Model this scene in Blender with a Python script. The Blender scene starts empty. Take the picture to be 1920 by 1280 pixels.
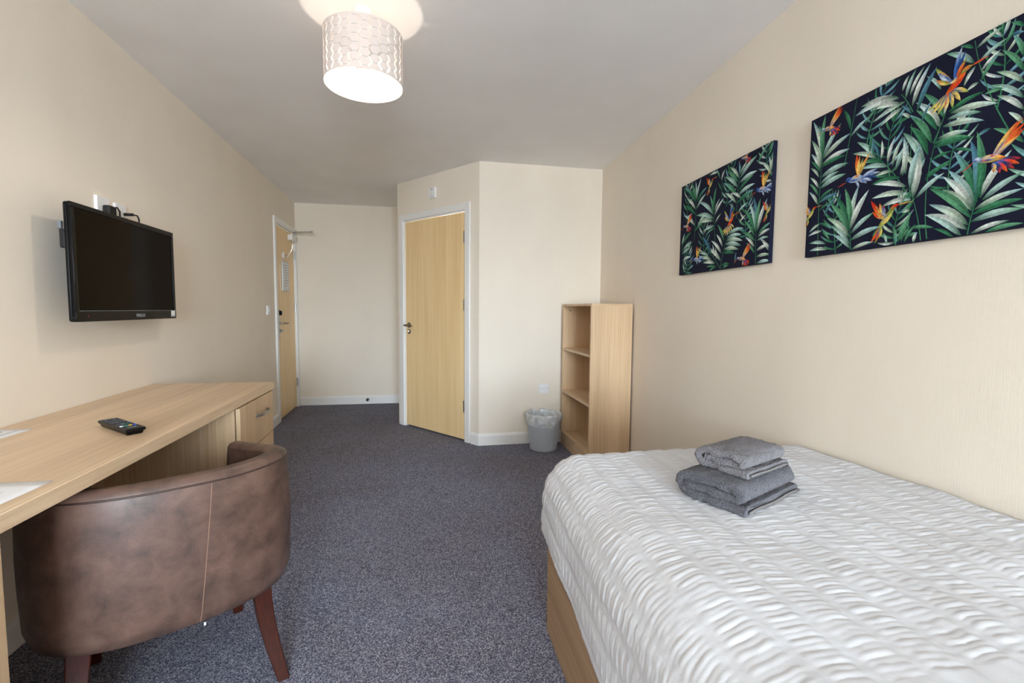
import bpy, bmesh, math, random
from mathutils import Vector, Matrix, noise
import numpy as np

PI = math.pi
R = math.radians
random.seed(7)
scene = bpy.context.scene
col = scene.collection

# ------------------------------------------------------------------ camera
cam_d = bpy.data.cameras.new('camera')
cam_d.sensor_fit = 'HORIZONTAL'
cam_d.sensor_width = 36.0
cam_d.lens = 16.25
cam_d.clip_start = 0.02
cam = bpy.data.objects.new('camera', cam_d)
col.objects.link(cam)
cam.matrix_world = (Matrix.Translation((1.348, 0.0, 1.1733)) @ Matrix.Rotation(R(-12.115), 4, 'Z')
                    @ Matrix.Rotation(R(90 - 3.952), 4, 'X') @ Matrix.Rotation(R(0.473), 4, 'Z'))
scene.camera = cam

# ------------------------------------------------------------------ world, daylight, exposure
SKY_STRENGTH = 77.0
LAMP_STRENGTH = 330.0
world = bpy.data.worlds.new('overcast_sky')
scene.world = world
world.use_nodes = True
bg = world.node_tree.nodes['Background']
# overcast sky above the horizon, dull ground below it
wt = world.node_tree
tcw = wt.nodes.new('ShaderNodeTexCoord')
sxyz = wt.nodes.new('ShaderNodeSeparateXYZ')
wr = wt.nodes.new('ShaderNodeValToRGB')
wr.color_ramp.elements[0].position = 0.49
wr.color_ramp.elements[0].color = (0.44, 0.49, 0.535, 1)
wr.color_ramp.elements[1].position = 0.51
wr.color_ramp.elements[1].color = (0.73, 0.87, 1.0, 1)
wm = wt.nodes.new('ShaderNodeMath')
wm.operation = 'MULTIPLY_ADD'
wm.inputs[1].default_value = 0.5
wm.inputs[2].default_value = 0.5
wt.links.new(tcw.outputs['Generated'], sxyz.inputs[0])
wt.links.new(sxyz.outputs['Z'], wm.inputs[0])
wt.links.new(wm.outputs[0], wr.inputs['Fac'])
wt.links.new(wr.outputs['Color'], bg.inputs['Color'])
bg.inputs['Strength'].default_value = SKY_STRENGTH
scene.view_settings.view_transform = 'Standard'
scene.view_settings.look = 'None'
scene.view_settings.gamma = 1.0
scene.view_settings.use_curve_mapping = False
scene.view_settings.exposure = 0.0
scene.cycles.max_bounces = 9
scene.cycles.diffuse_bounces = 7
scene.cycles.glossy_bounces = 4
scene.cycles.transmission_bounces = 6
scene.cycles.transparent_max_bounces = 12
scene.cycles.caustics_reflective = False
scene.cycles.caustics_refractive = False
scene.cycles.sample_clamp_indirect = 8.0
scene.cycles.use_denoising = True
scene.cycles.use_adaptive_sampling = True
scene.cycles.adaptive_threshold = 0.02

# window in the wall behind the camera: opening x 0.35..2.35, z 0.80..2.20 at y = NEAR_Y
NEAR_Y = -4.2
WX0, WX1, WZ0, WZ1 = 0.75, 2.30, 0.55, 2.22
pl = bpy.data.lights.new('window_portal', 'AREA')
pl.shape = 'RECTANGLE'
pl.size = WX1 - WX0
pl.size_y = WZ1 - WZ0
pl.cycles.is_portal = True
po = bpy.data.objects.new('window_portal', pl)
col.objects.link(po)
po.matrix_world = Matrix.Translation(((WX0 + WX1) / 2, NEAR_Y - 0.10, (WZ0 + WZ1) / 2)) @ Matrix.Rotation(R(90), 4, 'X')


# ------------------------------------------------------------------ helpers
def lin(r, g, b):
    f = lambda c: (c / 255 / 12.92) if c / 255 <= 0.04045 else ((c / 255 + 0.055) / 1.055) ** 2.4
    return (f(r), f(g), f(b), 1.0)


class Mat:
    def __init__(self, name, base=(0.8, 0.8, 0.8, 1), rough=0.5, metal=0.0, spec=0.5):
        self.m = bpy.data.materials.new(name)
        self.m.use_nodes = True
        self.t = self.m.node_tree
        self.b = self.t.nodes['Principled BSDF']
        self.b.inputs['Base Color'].default_value = base
        self.b.inputs['Roughness'].default_value = rough
        self.b.inputs['Metallic'].default_value = metal
        self.b.inputs['Specular IOR Level'].default_value = spec
        self.out = self.t.nodes['Material Output']

    def n(self, typ, **kw):
        nd = self.t.nodes.new(typ)
        for k, v in kw.items():
            if k.startswith('i_'):
                nd.inputs[k[2:].replace('_', ' ')].default_value = v
            else:
                setattr(nd, k, v)
        return nd

    def l(self, a, b):
        self.t.links.new(a, b)

    def coords(self, scale=(1, 1, 1), rot=(0, 0, 0), kind='Object'):
        tc = self.n('ShaderNodeTexCoord')
        mp = self.n('ShaderNodeMapping')
        mp.inputs['Scale'].default_value = scale
        mp.inputs['Rotation'].default_value = rot
        self.l(tc.outputs[kind], mp.inputs['Vector'])
        return mp.outputs['Vector']

    def ramp(self, fac, stops):
        r = self.n('ShaderNodeValToRGB')
        el = r.color_ramp.elements
        while len(el) < len(stops):
            el.new(0.5)
        for e, (p, c) in zip(el, stops):
            e.position = p
            e.color = c
        self.l(fac, r.inputs['Fac'])
        return r.outputs['Color']

    def mix(self, a, b, fac, mode='MIX'):
        m = self.n('ShaderNodeMix', data_type='RGBA', blend_type=mode)
        for s, v in ((m.inputs[0], fac), (m.inputs[6], a), (m.inputs[7], b)):
            if hasattr(v, 'links'):
                self.l(v, s)
            else:
                s.default_value = v
        return m.outputs[2]

    def bump(self, h, strength=0.3, dist=0.01):
        b = self.n('ShaderNodeBump')
        b.inputs['Strength'].default_value = strength
        b.inputs['Distance'].default_value = dist
        self.l(h, b.inputs['Height'])
        self.l(b.outputs['Normal'], self.b.inputs['Normal'])

    def color(self, c):
        self.l(c, self.b.inputs['Base Color'])


M = {}


def plain(key, rgb, rough=0.5, metal=0.0, spec=0.5):
    M[key] = Mat(key, lin(*rgb), rough, metal, spec).m


# painted, finely textured wallpaper
def wall_mat(key, rgb, amp=0.05):
    m = Mat(key, lin(*rgb), 0.75, 0, 0.2)
    v = m.coords((420, 420, 14))
    n = m.n('ShaderNodeTexNoise', i_Scale=1.0, i_Detail=2.0)
    m.l(v, n.inputs['Vector'])
    v2 = m.coords((2.2, 2.2, 1.3))
    n2 = m.n('ShaderNodeTexNoise', i_Scale=1.0, i_Detail=3.0)
    m.l(v2, n2.inputs['Vector'])
    c = lin(*rgb)
    d = tuple(x * (1 - amp) for x in c[:3]) + (1,)
    e = tuple(min(1, x * (1 + amp * 0.6)) for x in c[:3]) + (1,)
    a = m.ramp(n.outputs['Fac'], [(0.3, d), (0.7, e)])
    s = m.ramp(n2.outputs['Fac'], [(0.3, (0.95, 0.945, 0.94, 1)), (0.7, (1, 1, 1, 1))])
    m.color(m.mix(a, s, 1.0, 'MULTIPLY'))
    m.bump(n.outputs['Fac'], 0.12, 0.002)
    M[key] = m.m


wall_mat('wall_paint', (240, 231, 217), 0.012)
wall_mat('ceiling_paint', (244, 243, 243), 0.01)
plain('white_gloss', (238, 237, 235), 0.28)
plain('white_plastic', (240, 240, 242), 0.35)
plain('grey_plastic', (120, 124, 128), 0.45)
plain('steel', (190, 190, 188), 0.28, 1.0)
plain('chrome', (215, 215, 215), 0.12, 1.0)
plain('bronze_steel', (150, 138, 125), 0.3, 1.0)
plain('black_plastic', (8, 8, 9), 0.32, 0, 0.22)
plain('black_matte', (16, 16, 17), 0.6)
plain('tv_side', (8, 8, 9), 0.45, 0, 0.2)
plain('dark_gap', (24, 20, 16), 0.8)
plain('red_led', (200, 20, 20), 0.4)
plain('paper', (236, 236, 238), 0.8)
plain('ink', (70, 72, 78), 0.8)
plain('ink_soft', (150, 152, 158), 0.8)
plain('cream_plate', (225, 220, 205), 0.4)
plain('tag_white', (235, 235, 230), 0.5)


def screen_mat():
    m = Mat('tv_screen', (0.004, 0.003, 0.0028, 1), 0.10, 0, 0.06)
    M['tv_screen'] = m.m


screen_mat()


# carpet: short loop pile of mixed navy, grey and pale yarn
def carpet():
    m = Mat('carpet', rough=0.95, spec=0.05)
    v = m.coords((1, 1, 1))
    vo = m.n('ShaderNodeTexVoronoi', i_Scale=330.0)
    m.l(v, vo.inputs['Vector'])
    sep = m.n('ShaderNodeSeparateColor')
    m.l(vo.outputs['Color'], sep.inputs['Color'])
    yarn = m.ramp(sep.outputs['Red'], [(0.0, lin(66, 67, 84)), (0.35, lin(101, 103, 121)), (0.62, lin(133, 135, 152)),
                                       (0.84, lin(164, 166, 178)), (0.97, lin(196, 198, 206))])
    n2 = m.n('ShaderNodeTexNoise', i_Scale=1.6, i_Detail=5.0, i_Roughness=0.6)
    m.l(v, n2.inputs['Vector'])
    tone = m.ramp(n2.outputs['Fac'], [(0.35, (0.88, 0.83, 0.80, 1)), (0.65, (1.0, 1.0, 1.04, 1))])
    cc = m.mix(yarn, tone, 1.0, 'MULTIPLY')
    # a few small trodden-in spots
    n3 = m.n('ShaderNodeTexNoise', i_Scale=9.0, i_Detail=2.0)
    m.l(v, n3.inputs['Vector'])
    spot = m.ramp(n3.outputs['Fac'], [(0.69, (1, 1, 1, 1)), (0.74, (0.72, 0.70, 0.68, 1))])
    m.color(m.mix(cc, spot, 1.0, 'MULTIPLY'))
    m.bump(vo.outputs['Distance'], 0.8, 0.004)
    M['carpet'] = m.m


carpet()


# wood laminate: grain along one object axis
def wood(key, dark, mid, light, axis='z', fine=220.0, rough=0.42, contrast=1.0):
    m = Mat(key, rough=rough, spec=0.4)
    s = {'x': (1.6, fine, fine), 'y': (fine, 1.6, fine), 'z': (fine, fine, 1.6)}[axis]
    s2 = {'x': (0.5, 9, 9), 'y': (9, 0.5, 9), 'z': (9, 9, 0.5)}[axis]
    a = m.n('ShaderNodeTexNoise', i_Scale=1.0, i_Detail=4.0, i_Roughness=0.6)
    m.l(m.coords(s), a.inputs['Vector'])
    b = m.n('ShaderNodeTexNoise', i_Scale=1.0, i_Detail=3.0, i_Roughness=0.55, i_Distortion=0.6)
    m.l(m.coords(s2), b.inputs['Vector'])
    c1 = m.ramp(a.outputs['Fac'], [(0.28, lin(*dark)), (0.5, lin(*mid)), (0.74, lin(*light))])
    k = 1 - 0.22 * contrast
    c2 = m.ramp(b.outputs['Fac'], [(0.3, (k, k * 0.965, k * 0.92, 1)), (0.65, (1, 1, 1, 1))])
    m.color(m.mix(c1, c2, 1.0, 'MULTIPLY'))
    m.bump(a.outputs['Fac'], 0.06, 0.001)
    M[key] = m.m


OAK = ((200, 168, 131), (215, 185, 149), (228, 202, 168))
wood('oak_y', (210, 179, 145), (224, 196, 162), (235, 211, 180), axis='y', fine=160, rough=0.38)
wood('oak_z', *OAK, axis='z', fine=170)
wood('oak_bed', (158, 128, 95), (176, 145, 111), (190, 160, 126), axis='y', fine=120, rough=0.5)
wood('oak_x', *OAK, axis='x', fine=160)
wood('door_ash', (238, 206, 152), (244, 214, 162), (247, 221, 172), axis='z', fine=70, rough=0.4, contrast=0.35)
wood('mahogany', (44, 16, 9), (60, 22, 12), (76, 29, 15), axis='z', fine=120, rough=0.32)


def leather():
    m = Mat('brown_leather', rough=0.36, spec=0.5)
    v = m.coords((1, 1, 1))
    a = m.n('ShaderNodeTexNoise', i_Scale=13.0, i_Detail=6.0, i_Roughness=0.62, i_Distortion=0.4)
    m.l(v, a.inputs['Vector'])
    b = m.n('ShaderNodeTexNoise', i_Scale=420.0, i_Detail=2.0)
    m.l(v, b.inputs['Vector'])
    c = m.ramp(a.outputs['Fac'], [(0.30, lin(70, 53, 46)), (0.48, lin(95, 72, 62)), (0.68, lin(113, 87, 76))])
    d = m.ramp(b.outputs['Fac'], [(0.35, (0.86, 0.86, 0.86, 1)), (0.6, (1, 1, 1, 1))])
    m.color(m.mix(c, d, 1.0, 'MULTIPLY'))
    rr = m.ramp(a.outputs['Fac'], [(0.3, (0.46, 0.46, 0.46, 1)), (0.7, (0.32, 0.32, 0.32, 1))])
    m.l(rr, m.b.inputs['Roughness'])
    m.bump(b.outputs['Fac'], 0.12, 0.001)
    M['brown_leather'] = m.m
    m2 = Mat('leather_thread', lin(150, 118, 98), 0.7)
    M['thread'] = m2.m
    m3 = Mat('leather_piping', lin(62, 44, 37), 0.45)
    M['piping'] = m3.m


leather()


def cloth():
    m = Mat('white_cotton', lin(206, 207, 211), 0.9, 0, 0.1)
    v = m.coords((1, 1, 1))
    a = m.n('ShaderNodeTexNoise', i_Scale=240.0, i_Detail=3.0)
    m.l(v, a.inputs['Vector'])
    m.bump(a.outputs['Fac'], 0.15, 0.0015)
    M['white_cotton'] = m.m
    m = Mat('mattress_ticking', lin(225, 225, 225), 0.9, 0, 0.1)
    M['ticking'] = m.m


cloth()


def terry(key, c0, c1, c2):
    m = Mat(key, rough=1.0, spec=0.02)
    v = m.coords((1, 1, 1))
    a = m.n('ShaderNodeTexVoronoi', i_Scale=430.0)
    m.l(v, a.inputs['Vector'])
    b = m.n('ShaderNodeTexNoise', i_Scale=38.0, i_Detail=4.0)
    m.l(v, b.inputs['Vector'])
    x = m.ramp(a.outputs['Distance'], [(0.0, lin(*c2)), (0.45, lin(*c1)), (0.9, lin(*c0))])
    y = m.ramp(b.outputs['Fac'], [(0.3, (0.8, 0.8, 0.82, 1)), (0.7, (1.05, 1.05, 1.05, 1))])
    m.color(m.mix(x, y, 1.0, 'MULTIPLY'))
    m.bump(a.outputs['Distance'], 0.9, -0.004)
    m.b.inputs['Sheen Weight'].default_value = 0.25
    m.b.inputs['Sheen Roughness'].default_value = 0.5
    M[key] = m.m


terry('terry_dark', (70, 69, 76), (98, 97, 104), (122, 121, 127))
terry('terry_light', (100, 97, 101), (132, 128, 132), (154, 150, 153))
plain('towel_hem', (124, 120, 119), 0.85, 0, 0.1)


def shade_mats():
    m = Mat('shade_card', lin(221, 209, 202), 0.7, 0, 0.1)
    tr = m.n('ShaderNodeBsdfTranslucent')
    tr.inputs['Color'].default_value = lin(240, 226, 214)
    mx = m.n('ShaderNodeMixShader')
    mx.inputs[0].default_value = 0.006
    m.l(m.b.outputs[0], mx.inputs[1])
    m.l(tr.outputs[0], mx.inputs[2])
    m.l(mx.outputs[0], m.out.inputs['Surface'])
    M['shade_card'] = m.m
    m = Mat('lit_bulb', (1, 1, 1, 1), 0.4)
    m.b.inputs['Emission Color'].default_value = (1.0, 0.87, 0.72, 1)
    m.b.inputs['Emission Strength'].default_value = LAMP_STRENGTH
    M['lit_bulb'] = m.m


shade_mats()


def glass_mats():
    m = Mat('window_glass', (1, 1, 1, 1), 0.0)
    tr = m.n('ShaderNodeBsdfTransparent')
    gl = m.n('ShaderNodeBsdfGlossy')
    gl.inputs['Roughness'].default_value = 0.02
    mx = m.n('ShaderNodeMixShader')
    mx.inputs[0].default_value = 0.07
    m.l(tr.outputs[0], mx.inputs[1])
    m.l(gl.outputs[0], mx.inputs[2])
    m.l(mx.outputs[0], m.out.inputs['Surface'])
    M['window_glass'] = m.m
    m = Mat('bag_film', lin(236, 240, 242), 0.22, 0, 0.6)
    tr = m.n('ShaderNodeBsdfTransparent')
    mx = m.n('ShaderNodeMixShader')
    v = m.coords((1, 1, 1))
    a = m.n('ShaderNodeTexNoise', i_Scale=22.0, i_Detail=4.0)
    m.l(v, a.inputs['Vector'])
    f = m.ramp(a.outputs['Fac'], [(0.35, (0.36, 0.36, 0.36, 1)), (0.65, (0.78, 0.78, 0.78, 1))])
    m.l(f, mx.inputs[0])
    m.l(tr.outputs[0], mx.inputs[1])
    m.l(m.b.outputs[0], mx.inputs[2])
    m.l(mx.outputs[0], m.out.inputs['Surface'])
    M['bag_film'] = m.m


glass_mats()
plain('bin_plastic', (186, 192, 200), 0.4)


def print_mat():
    m = Mat('canvas_print', rough=0.8, spec=0.15)
    at = m.n('ShaderNodeVertexColor', layer_name='Col')
    v = m.coords((1, 1, 1))
    a = m.n('ShaderNodeTexNoise', i_Scale=110.0, i_Detail=4.0)
    m.l(v, a.inputs['Vector'])
    f = m.ramp(a.outputs['Fac'], [(0.32, (0.72, 0.72, 0.72, 1)), (0.68, (1.1, 1.1, 1.1, 1))])
    m.color(m.mix(at.outputs['Color'], f, 1.0, 'MULTIPLY'))
    M['canvas_print'] = m.m
    m = Mat('canvas_navy', lin(24, 26, 46), 0.8, 0, 0.15)
    M['canvas_navy'] = m.m


print_mat()


# ---- mesh building
class MB:
    def __init__(self):
        self.v = []
        self.f = []

    def add(self, verts, faces, mtx=None):
        o = len(self.v)
        for p in verts:
            p = Vector(p)
            self.v.append(tuple(mtx @ p) if mtx else tuple(p))
        for f in faces:
            self.f.append(tuple(i + o for i in f))
        return self

    def box(self, x0, x1, y0, y1, z0, z1, mtx=None):
        vs = [(x0, y0, z0), (x1, y0, z0), (x1, y1, z0), (x0, y1, z0), (x0, y0, z1), (x1, y0, z1), (x1, y1, z1), (x0, y1, z1)]
        fs = [(3, 2, 1, 0), (4, 5, 6, 7), (0, 1, 5, 4), (1, 2, 6, 5), (2, 3, 7, 6), (3, 0, 4, 7)]
        return self.add(vs, fs, mtx)

    def prism(self, poly, z0, z1, mtx=None):
        n = len(poly)
        vs = [(x, y, z0) for x, y in poly] + [(x, y, z1) for x, y in poly]
        fs = [tuple(range(n - 1, -1, -1)), tuple(range(n, 2 * n))]
        fs += [(i, (i + 1) % n, n + (i + 1) % n, n + i) for i in range(n)]
        return self.add(vs, fs, mtx)

    def lathe(self, prof, seg=32, mtx=None, cap0=False, cap1=False):
        vs, fs = [], []
        for r, z in prof:
            for k in range(seg):
                a = 2 * PI * k / seg
                vs.append((r * math.cos(a), r * math.sin(a), z))
        for i in range(len(prof) - 1):
            for k in range(seg):
                k2 = (k + 1) % seg
                fs.append((i * seg + k, i * seg + k2, (i + 1) * seg + k2, (i + 1) * seg + k))
        if cap0:
            fs.append(tuple(range(seg - 1, -1, -1)))
        if cap1:
            b = (len(prof) - 1) * seg
            fs.append(tuple(range(b, b + seg)))
        return self.add(vs, fs, mtx)

    def tube(self, pts, r, seg=8, caps=True, closed=False, squash=None):
        pts = [Vector(p) for p in pts]
        n = len(pts)
        rr = r if isinstance(r, (list, tuple)) else [r] * n
        vs, fs = [], []
        up = Vector((0, 0, 1))
        prev = None
        for i, p in enumerate(pts):
            if closed:
                t = pts[(i + 1) % n] - pts[i - 1]
            else:
                t = pts[min(i + 1, n - 1)] - pts[max(i - 1, 0)]
            t.normalize()
            if prev is None:
                a = t.cross(up)
                if a.length < 1e-3:
                    a = t.cross(Vector((1, 0, 0)))
            else:
                a = prev - t * prev.dot(t)
            a.normalize()
            prev = a.copy()
            b = t.cross(a)
            for k in range(seg):
                q = 2 * PI * (k + 0.5) / seg
                vs.append(tuple(p + (a * math.cos(q) + b * math.sin(q)) * rr[i]))
        m = n if closed else n - 1
        for i in range(m):
            j = (i + 1) % n
            for k in range(seg):
                k2 = (k + 1) % seg
                fs.append((i * seg + k, i * seg + k2, j * seg + k2, j * seg + k))
        if caps and not closed:
            fs.append(tuple(range(seg - 1, -1, -1)))
            fs.append(tuple(range((n - 1) * seg, n * seg)))
        return self.add(vs, fs)

    def build(self, name, mat, parent=None, smooth=None, bevel=0.0, bseg=2, kind=None, label=None):
        me = bpy.data.meshes.new(name)
        me.from_pydata(self.v, [], self.f)
        me.materials.append(M[mat])
        bm = bmesh.new()
        bm.from_mesh(me)
        bmesh.ops.recalc_face_normals(bm, faces=bm.faces)
        bm.to_mesh(me)
        bm.free()
        if smooth is not None:
            me.polygons.foreach_set('use_smooth', [True] * len(me.polygons))
            if smooth < 179:
                me.set_sharp_from_angle(angle=R(smooth))
        o = bpy.data.objects.new(name, me)
        col.objects.link(o)
        if parent:
            o.parent = parent
        if bevel:
            md = o.modifiers.new('bevel', 'BEVEL')
            md.width = bevel
            md.segments = bseg
            md.limit_method = 'ANGLE'
            md.angle_limit = R(40)
            if smooth is None:
                me.polygons.foreach_set('use_smooth', [True] * len(me.polygons))
                me.set_sharp_from_angle(angle=R(30))
                md.harden_normals = False
        if kind:
            o['kind'] = kind
        if label:
            o['label'] = label
        return o


def bx(name, mat, parent, x0, x1, y0, y1, z0, z1, bevel=0.0, label=None, kind=None):
    return MB().box(x0, x1, y0, y1, z0, z1).build(name, mat, parent, bevel=bevel, label=label, kind=kind)


def tag(o, label, cat, group=None):
    o['label'] = label
    o['category'] = cat
    if group:
        o['group'] = group
    return o


def thing(name, label, cat, loc=(0, 0, 0), rotz=0.0, group=None):
    o = bpy.data.objects.new(name, None)
    col.objects.link(o)
    o.empty_display_size = 0.1
    o.location = loc
    o.rotation_euler = (0, 0, rotz)
    return tag(o, label, cat, group)


def struct_empty(name, loc, rotz=0.0):
    o = bpy.data.objects.new(name, None)
    col.objects.link(o)
    o.empty_display_size = 0.1
    o.location = loc
    o.rotation_euler = (0, 0, rotz)
    o['kind'] = 'structure'
    return o


# ------------------------------------------------------------------ the room shell
H = 2.4
PC = Vector((1.205, 4.807, 0))          # far corner of the slanted bathroom wall
PD = Vector((1.897, 3.900, 0))          # near corner of the slanted wall
DIAG = math.atan2(PD.y - PC.y, PD.x - PC.x)
DLEN = (PD - PC).length
rwx = lambda y: 2.906 + 0.0637 * (y - 2.707)   # inner face of the right wall
RW = math.atan2(0.998, 0.0637) - PI / 2

MB().box(-0.25, 3.5, NEAR_Y - 0.25, 6.25, -0.08, 0).build('floor', 'carpet', kind='structure')
MB().box(-0.25, 3.5, NEAR_Y - 0.25, 6.25, H, H + 0.1).build('ceiling', 'ceiling_paint', kind='structure')

# left wall with the opening of the entrance door
LD0, LD1, DTOP = 5.085, 5.862, 2.025
wl = MB()
wl.box(-0.15, 0, NEAR_Y - 0.2, LD0, 0, H).box(-0.15, 0, LD1, 6.2, 0, H).box(-0.15, 0, LD0, LD1, DTOP, H)
wl.build('wall_left', 'wall_paint', kind='structure')
# far wall
bw = MB()
bw.prism([(-0.1, 5.926), (1.7, 5.862), (1.7, 6.02), (-0.1, 6.08)], 0, H)
bw.build('wall_far', 'wall_paint', kind='structure')
# right wall
MB().prism([(rwx(NEAR_Y - 0.2), NEAR_Y - 0.2), (rwx(4.2), 4.2), (rwx(4.2) + 0.15, 4.2), (rwx(NEAR_Y - 0.2) + 0.15, NEAR_Y - 0.2)], 0, H).build(
    'wall_right', 'wall_paint', kind='structure')
# bathroom front wall (faces the camera)
MB().prism([(PD.x, PD.y), (rwx(3.88) + 0.02, 3.8825), (rwx(3.88) + 0.02, 3.98), (PD.x + 0.06, 3.98)], 0, H).build(
    'wall_bathroom_front', 'wall_paint', kind='structure')
# bathroom side wall towards the entrance lobby
MB().prism([(PC.x, PC.y), (PC.x + 0.1, PC.y + 0.05), (PC.x + 0.1, 5.95), (PC.x, 5.95)], 0, H).build(
    'wall_bathroom_side', 'wall_paint', kind='structure')
# slanted bathroom wall with door opening; local x along the wall, local y into the bathroom
DM = Matrix.Translation(PC) @ Matrix.Rotation(DIAG, 4, 'Z')
S0, S1 = 0.100, 0.985
wd = MB()
wd.box(0, S0, 0, 0.1, 0, H, DM).box(S1, DLEN, 0, 0.1, 0, H, DM).box(S0, S1, 0, 0.1, DTOP + 0.005, H, DM)
wd.build('wall_bathroom_slanted', 'wall_paint', kind='structure')
# wall behind the camera with the window opening
wn = MB()
X1 = rwx(NEAR_Y)
wn.box(-0.1, WX0, NEAR_Y - 0.2, NEAR_Y, 0, H).box(WX1, X1 + 0.1, NEAR_Y - 0.2, NEAR_Y, 0, H)
wn.box(WX0, WX1, NEAR_Y - 0.2, NEAR_Y, 0, WZ0).box(WX0, WX1, NEAR_Y - 0.2, NEAR_Y, WZ1, H)
wn.build('wall_near', 'wall_paint', kind='structure')
win = struct_empty('window_1', ((WX0 + WX1) / 2, NEAR_Y - 0.1, WZ0))
hw, hh = (WX1 - WX0) / 2, WZ1 - WZ0
fr = MB()
fr.box(-hw, hw, -0.03, 0.03, 0, 0.05).box(-hw, hw, -0.03, 0.03, hh - 0.05, hh)
fr.box(-hw, -hw + 0.05, -0.03, 0.03, 0.05, hh - 0.05).box(hw - 0.05, hw, -0.03, 0.03, 0.05, hh - 0.05)
fr.build('window_frame', 'white_gloss', win, bevel=0.004)
bx('mullion', 'white_gloss', win, -0.03, 0.03, -0.03, 0.03, 0.05, hh - 0.05, 0.004)
for s in (-1, 1):
    a, b = sorted((s * 0.03, s * (hw - 0.05)))
    bx('pane', 'window_glass', win, a, b, -0.004, 0.0, 0.05, hh - 0.05)
bx('window_sill', 'white_gloss', win, -hw, hw, 0.03, 0.16, -0.03, 0.0, 0.004)


# skirting boards: profile with a small chamfered top, run along local x
def skirting(name, p0, p1, h=0.102, t=0.016):
    p0, p1 = Vector(p0), Vector(p1)
    d = p1 - p0
    L = d.length
    a = math.atan2(d.y, d.x)
    prof = [(0, 0), (0, h), (-t * 0.45, h), (-t * 0.8, h - 0.012), (-t, h - 0.02), (-t, 0)]
    vs = [(0, y, z) for y, z in prof] + [(L, y, z) for y, z in prof]
    n = len(prof)
    fs = [tuple(range(n)), tuple(range(2 * n - 1, n - 1, -1))] + [(i, n + i, n + (i + 1) % n, (i + 1) % n) for i in range(n)]
    mtx = Matrix.Translation((p0.x, p0.y, 0)) @ Matrix.Rotation(a, 4, 'Z')
    return MB().add(vs, fs, mtx).build(name, 'white_gloss', kind='structure')


# the board lies to the right of the direction of travel (local -y)
skirting('baseboard_left', (0, NEAR_Y), (0, LD0 - 0.062))
skirting('baseboard_far', (0.018, 5.9218), (PC.x, 5.8796))
skirting('baseboard_bathroom_front', (PD.x - 0.004, PD.y), (rwx(3.88), 3.8835))
skirting('baseboard_right', (rwx(3.88), 3.88), (rwx(NEAR_Y), NEAR_Y))
e1 = PC + (PD - PC) * (1.056 / DLEN)
skirting('baseboard_bathroom_slanted', e1, PD + (PD - PC).normalized() * 0.006)


# door sets -----------------------------------------------------------------
def door_hardware_hinges(parent, x, y, zs, mat='steel'):
    for z in zs:
        h = MB()
        h.tube([(x, y, z), (x, y, z + 0.102)], 0.007, 10)
        h.box(x - 0.016, x + 0.016, y - 0.001, y + 0.004, z, z + 0.102)
        o = h.build('hinge', mat, parent, smooth=40)
        for k in (0.026, 0.051, 0.076):
            MB().tube([(x, y, z + k - 0.0015), (x, y, z + k + 0.0015)], 0.0076, 10).build('hinge_ring', 'dark_gap', o)


def architrave(parent, x0, x1, ztop, w=0.06, t=0.018):
    # frame around the opening x0..x1, proud of the wall towards local -y
    for a, b in ((x0 - w, x0), (x1, x1 + w)):
        bx('architrave', 'white_gloss', parent, a, b, -t, 0, 0, ztop + w, 0.004)
    bx('architrave', 'white_gloss', parent, x0, x1, -t, 0, ztop, ztop + w, 0.004)
    # lining and stop inside the wall
    li = MB()
    li.box(x0 - 0.001, x0 + 0.012, -0.002, 0.1, 0, ztop).box(x1 - 0.012, x1 + 0.001, -0.002, 0.1, 0, ztop)
    li.box(x0, x1, -0.002, 0.1, ztop - 0.012, ztop)
    li.build('lining', 'white_gloss', parent)


# bathroom door: origin at the left end of the slanted wall
d2 = struct_empty('door_2', PC, DIAG)
d2['label'] = 'flush pale wood bathroom door in white frame on slanted wall'
architrave(d2, S0 + 0.006, S1 - 0.006, DTOP)
leaf = bx('door_leaf', 'door_ash', d2, S0 + 0.021, S1 - 0.021, 0.004, 0.044, 0.014, DTOP - 0.016, 0.002)
bx('threshold_gap', 'dark_gap', d2, S0 + 0.018, S1 - 0.018, 0.03, 0.06, 0.0, 0.016)
door_hardware_hinges(d2, S1 - 0.019, -0.002, (0.262, 1.158, 1.745))
hz, hx = 1.012, 0.172
T = Matrix.Rotation(R(90), 4, 'X')
rose = MB().lathe([(0.0, 0.0), (0.026, 0.0), (0.026, 0.006), (0.022, 0.009), (0.0, 0.009)], 24,
                  Matrix.Translation((hx, 0.004, hz)) @ T).build('handle_rose', 'bronze_steel', d2, smooth=40)
MB().tube([(hx, 0.0, hz), (hx, -0.05, hz), (hx + 0.006, -0.06, hz), (hx + 0.03, -0.062, hz), (hx + 0.12, -0.060, hz - 0.003)],
          [0.009, 0.009, 0.0095, 0.0095, 0.0085], 12).build('lever_handle', 'bronze_steel', d2, smooth=50)
MB().lathe([(0.0, 0.0), (0.024, 0.0), (0.024, 0.005), (0.02, 0.007), (0.0, 0.007)], 24,
           Matrix.Translation((hx, 0.004, hz - 0.062)) @ T).build('privacy_rose', 'bronze_steel', d2, smooth=40)
MB().box(hx - 0.004, hx + 0.004, -0.012, 0.0, hz - 0.076, hz - 0.048).build('thumb_turn', 'chrome', d2, bevel=0.002)

# entrance door in the left wall: local x = +y of the room, local -y = +x of the room
d1 = struct_empty('door_1', (0, 0, 0), R(90))
d1['label'] = 'pale wood entrance door with lock and notice in left wall'
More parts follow.
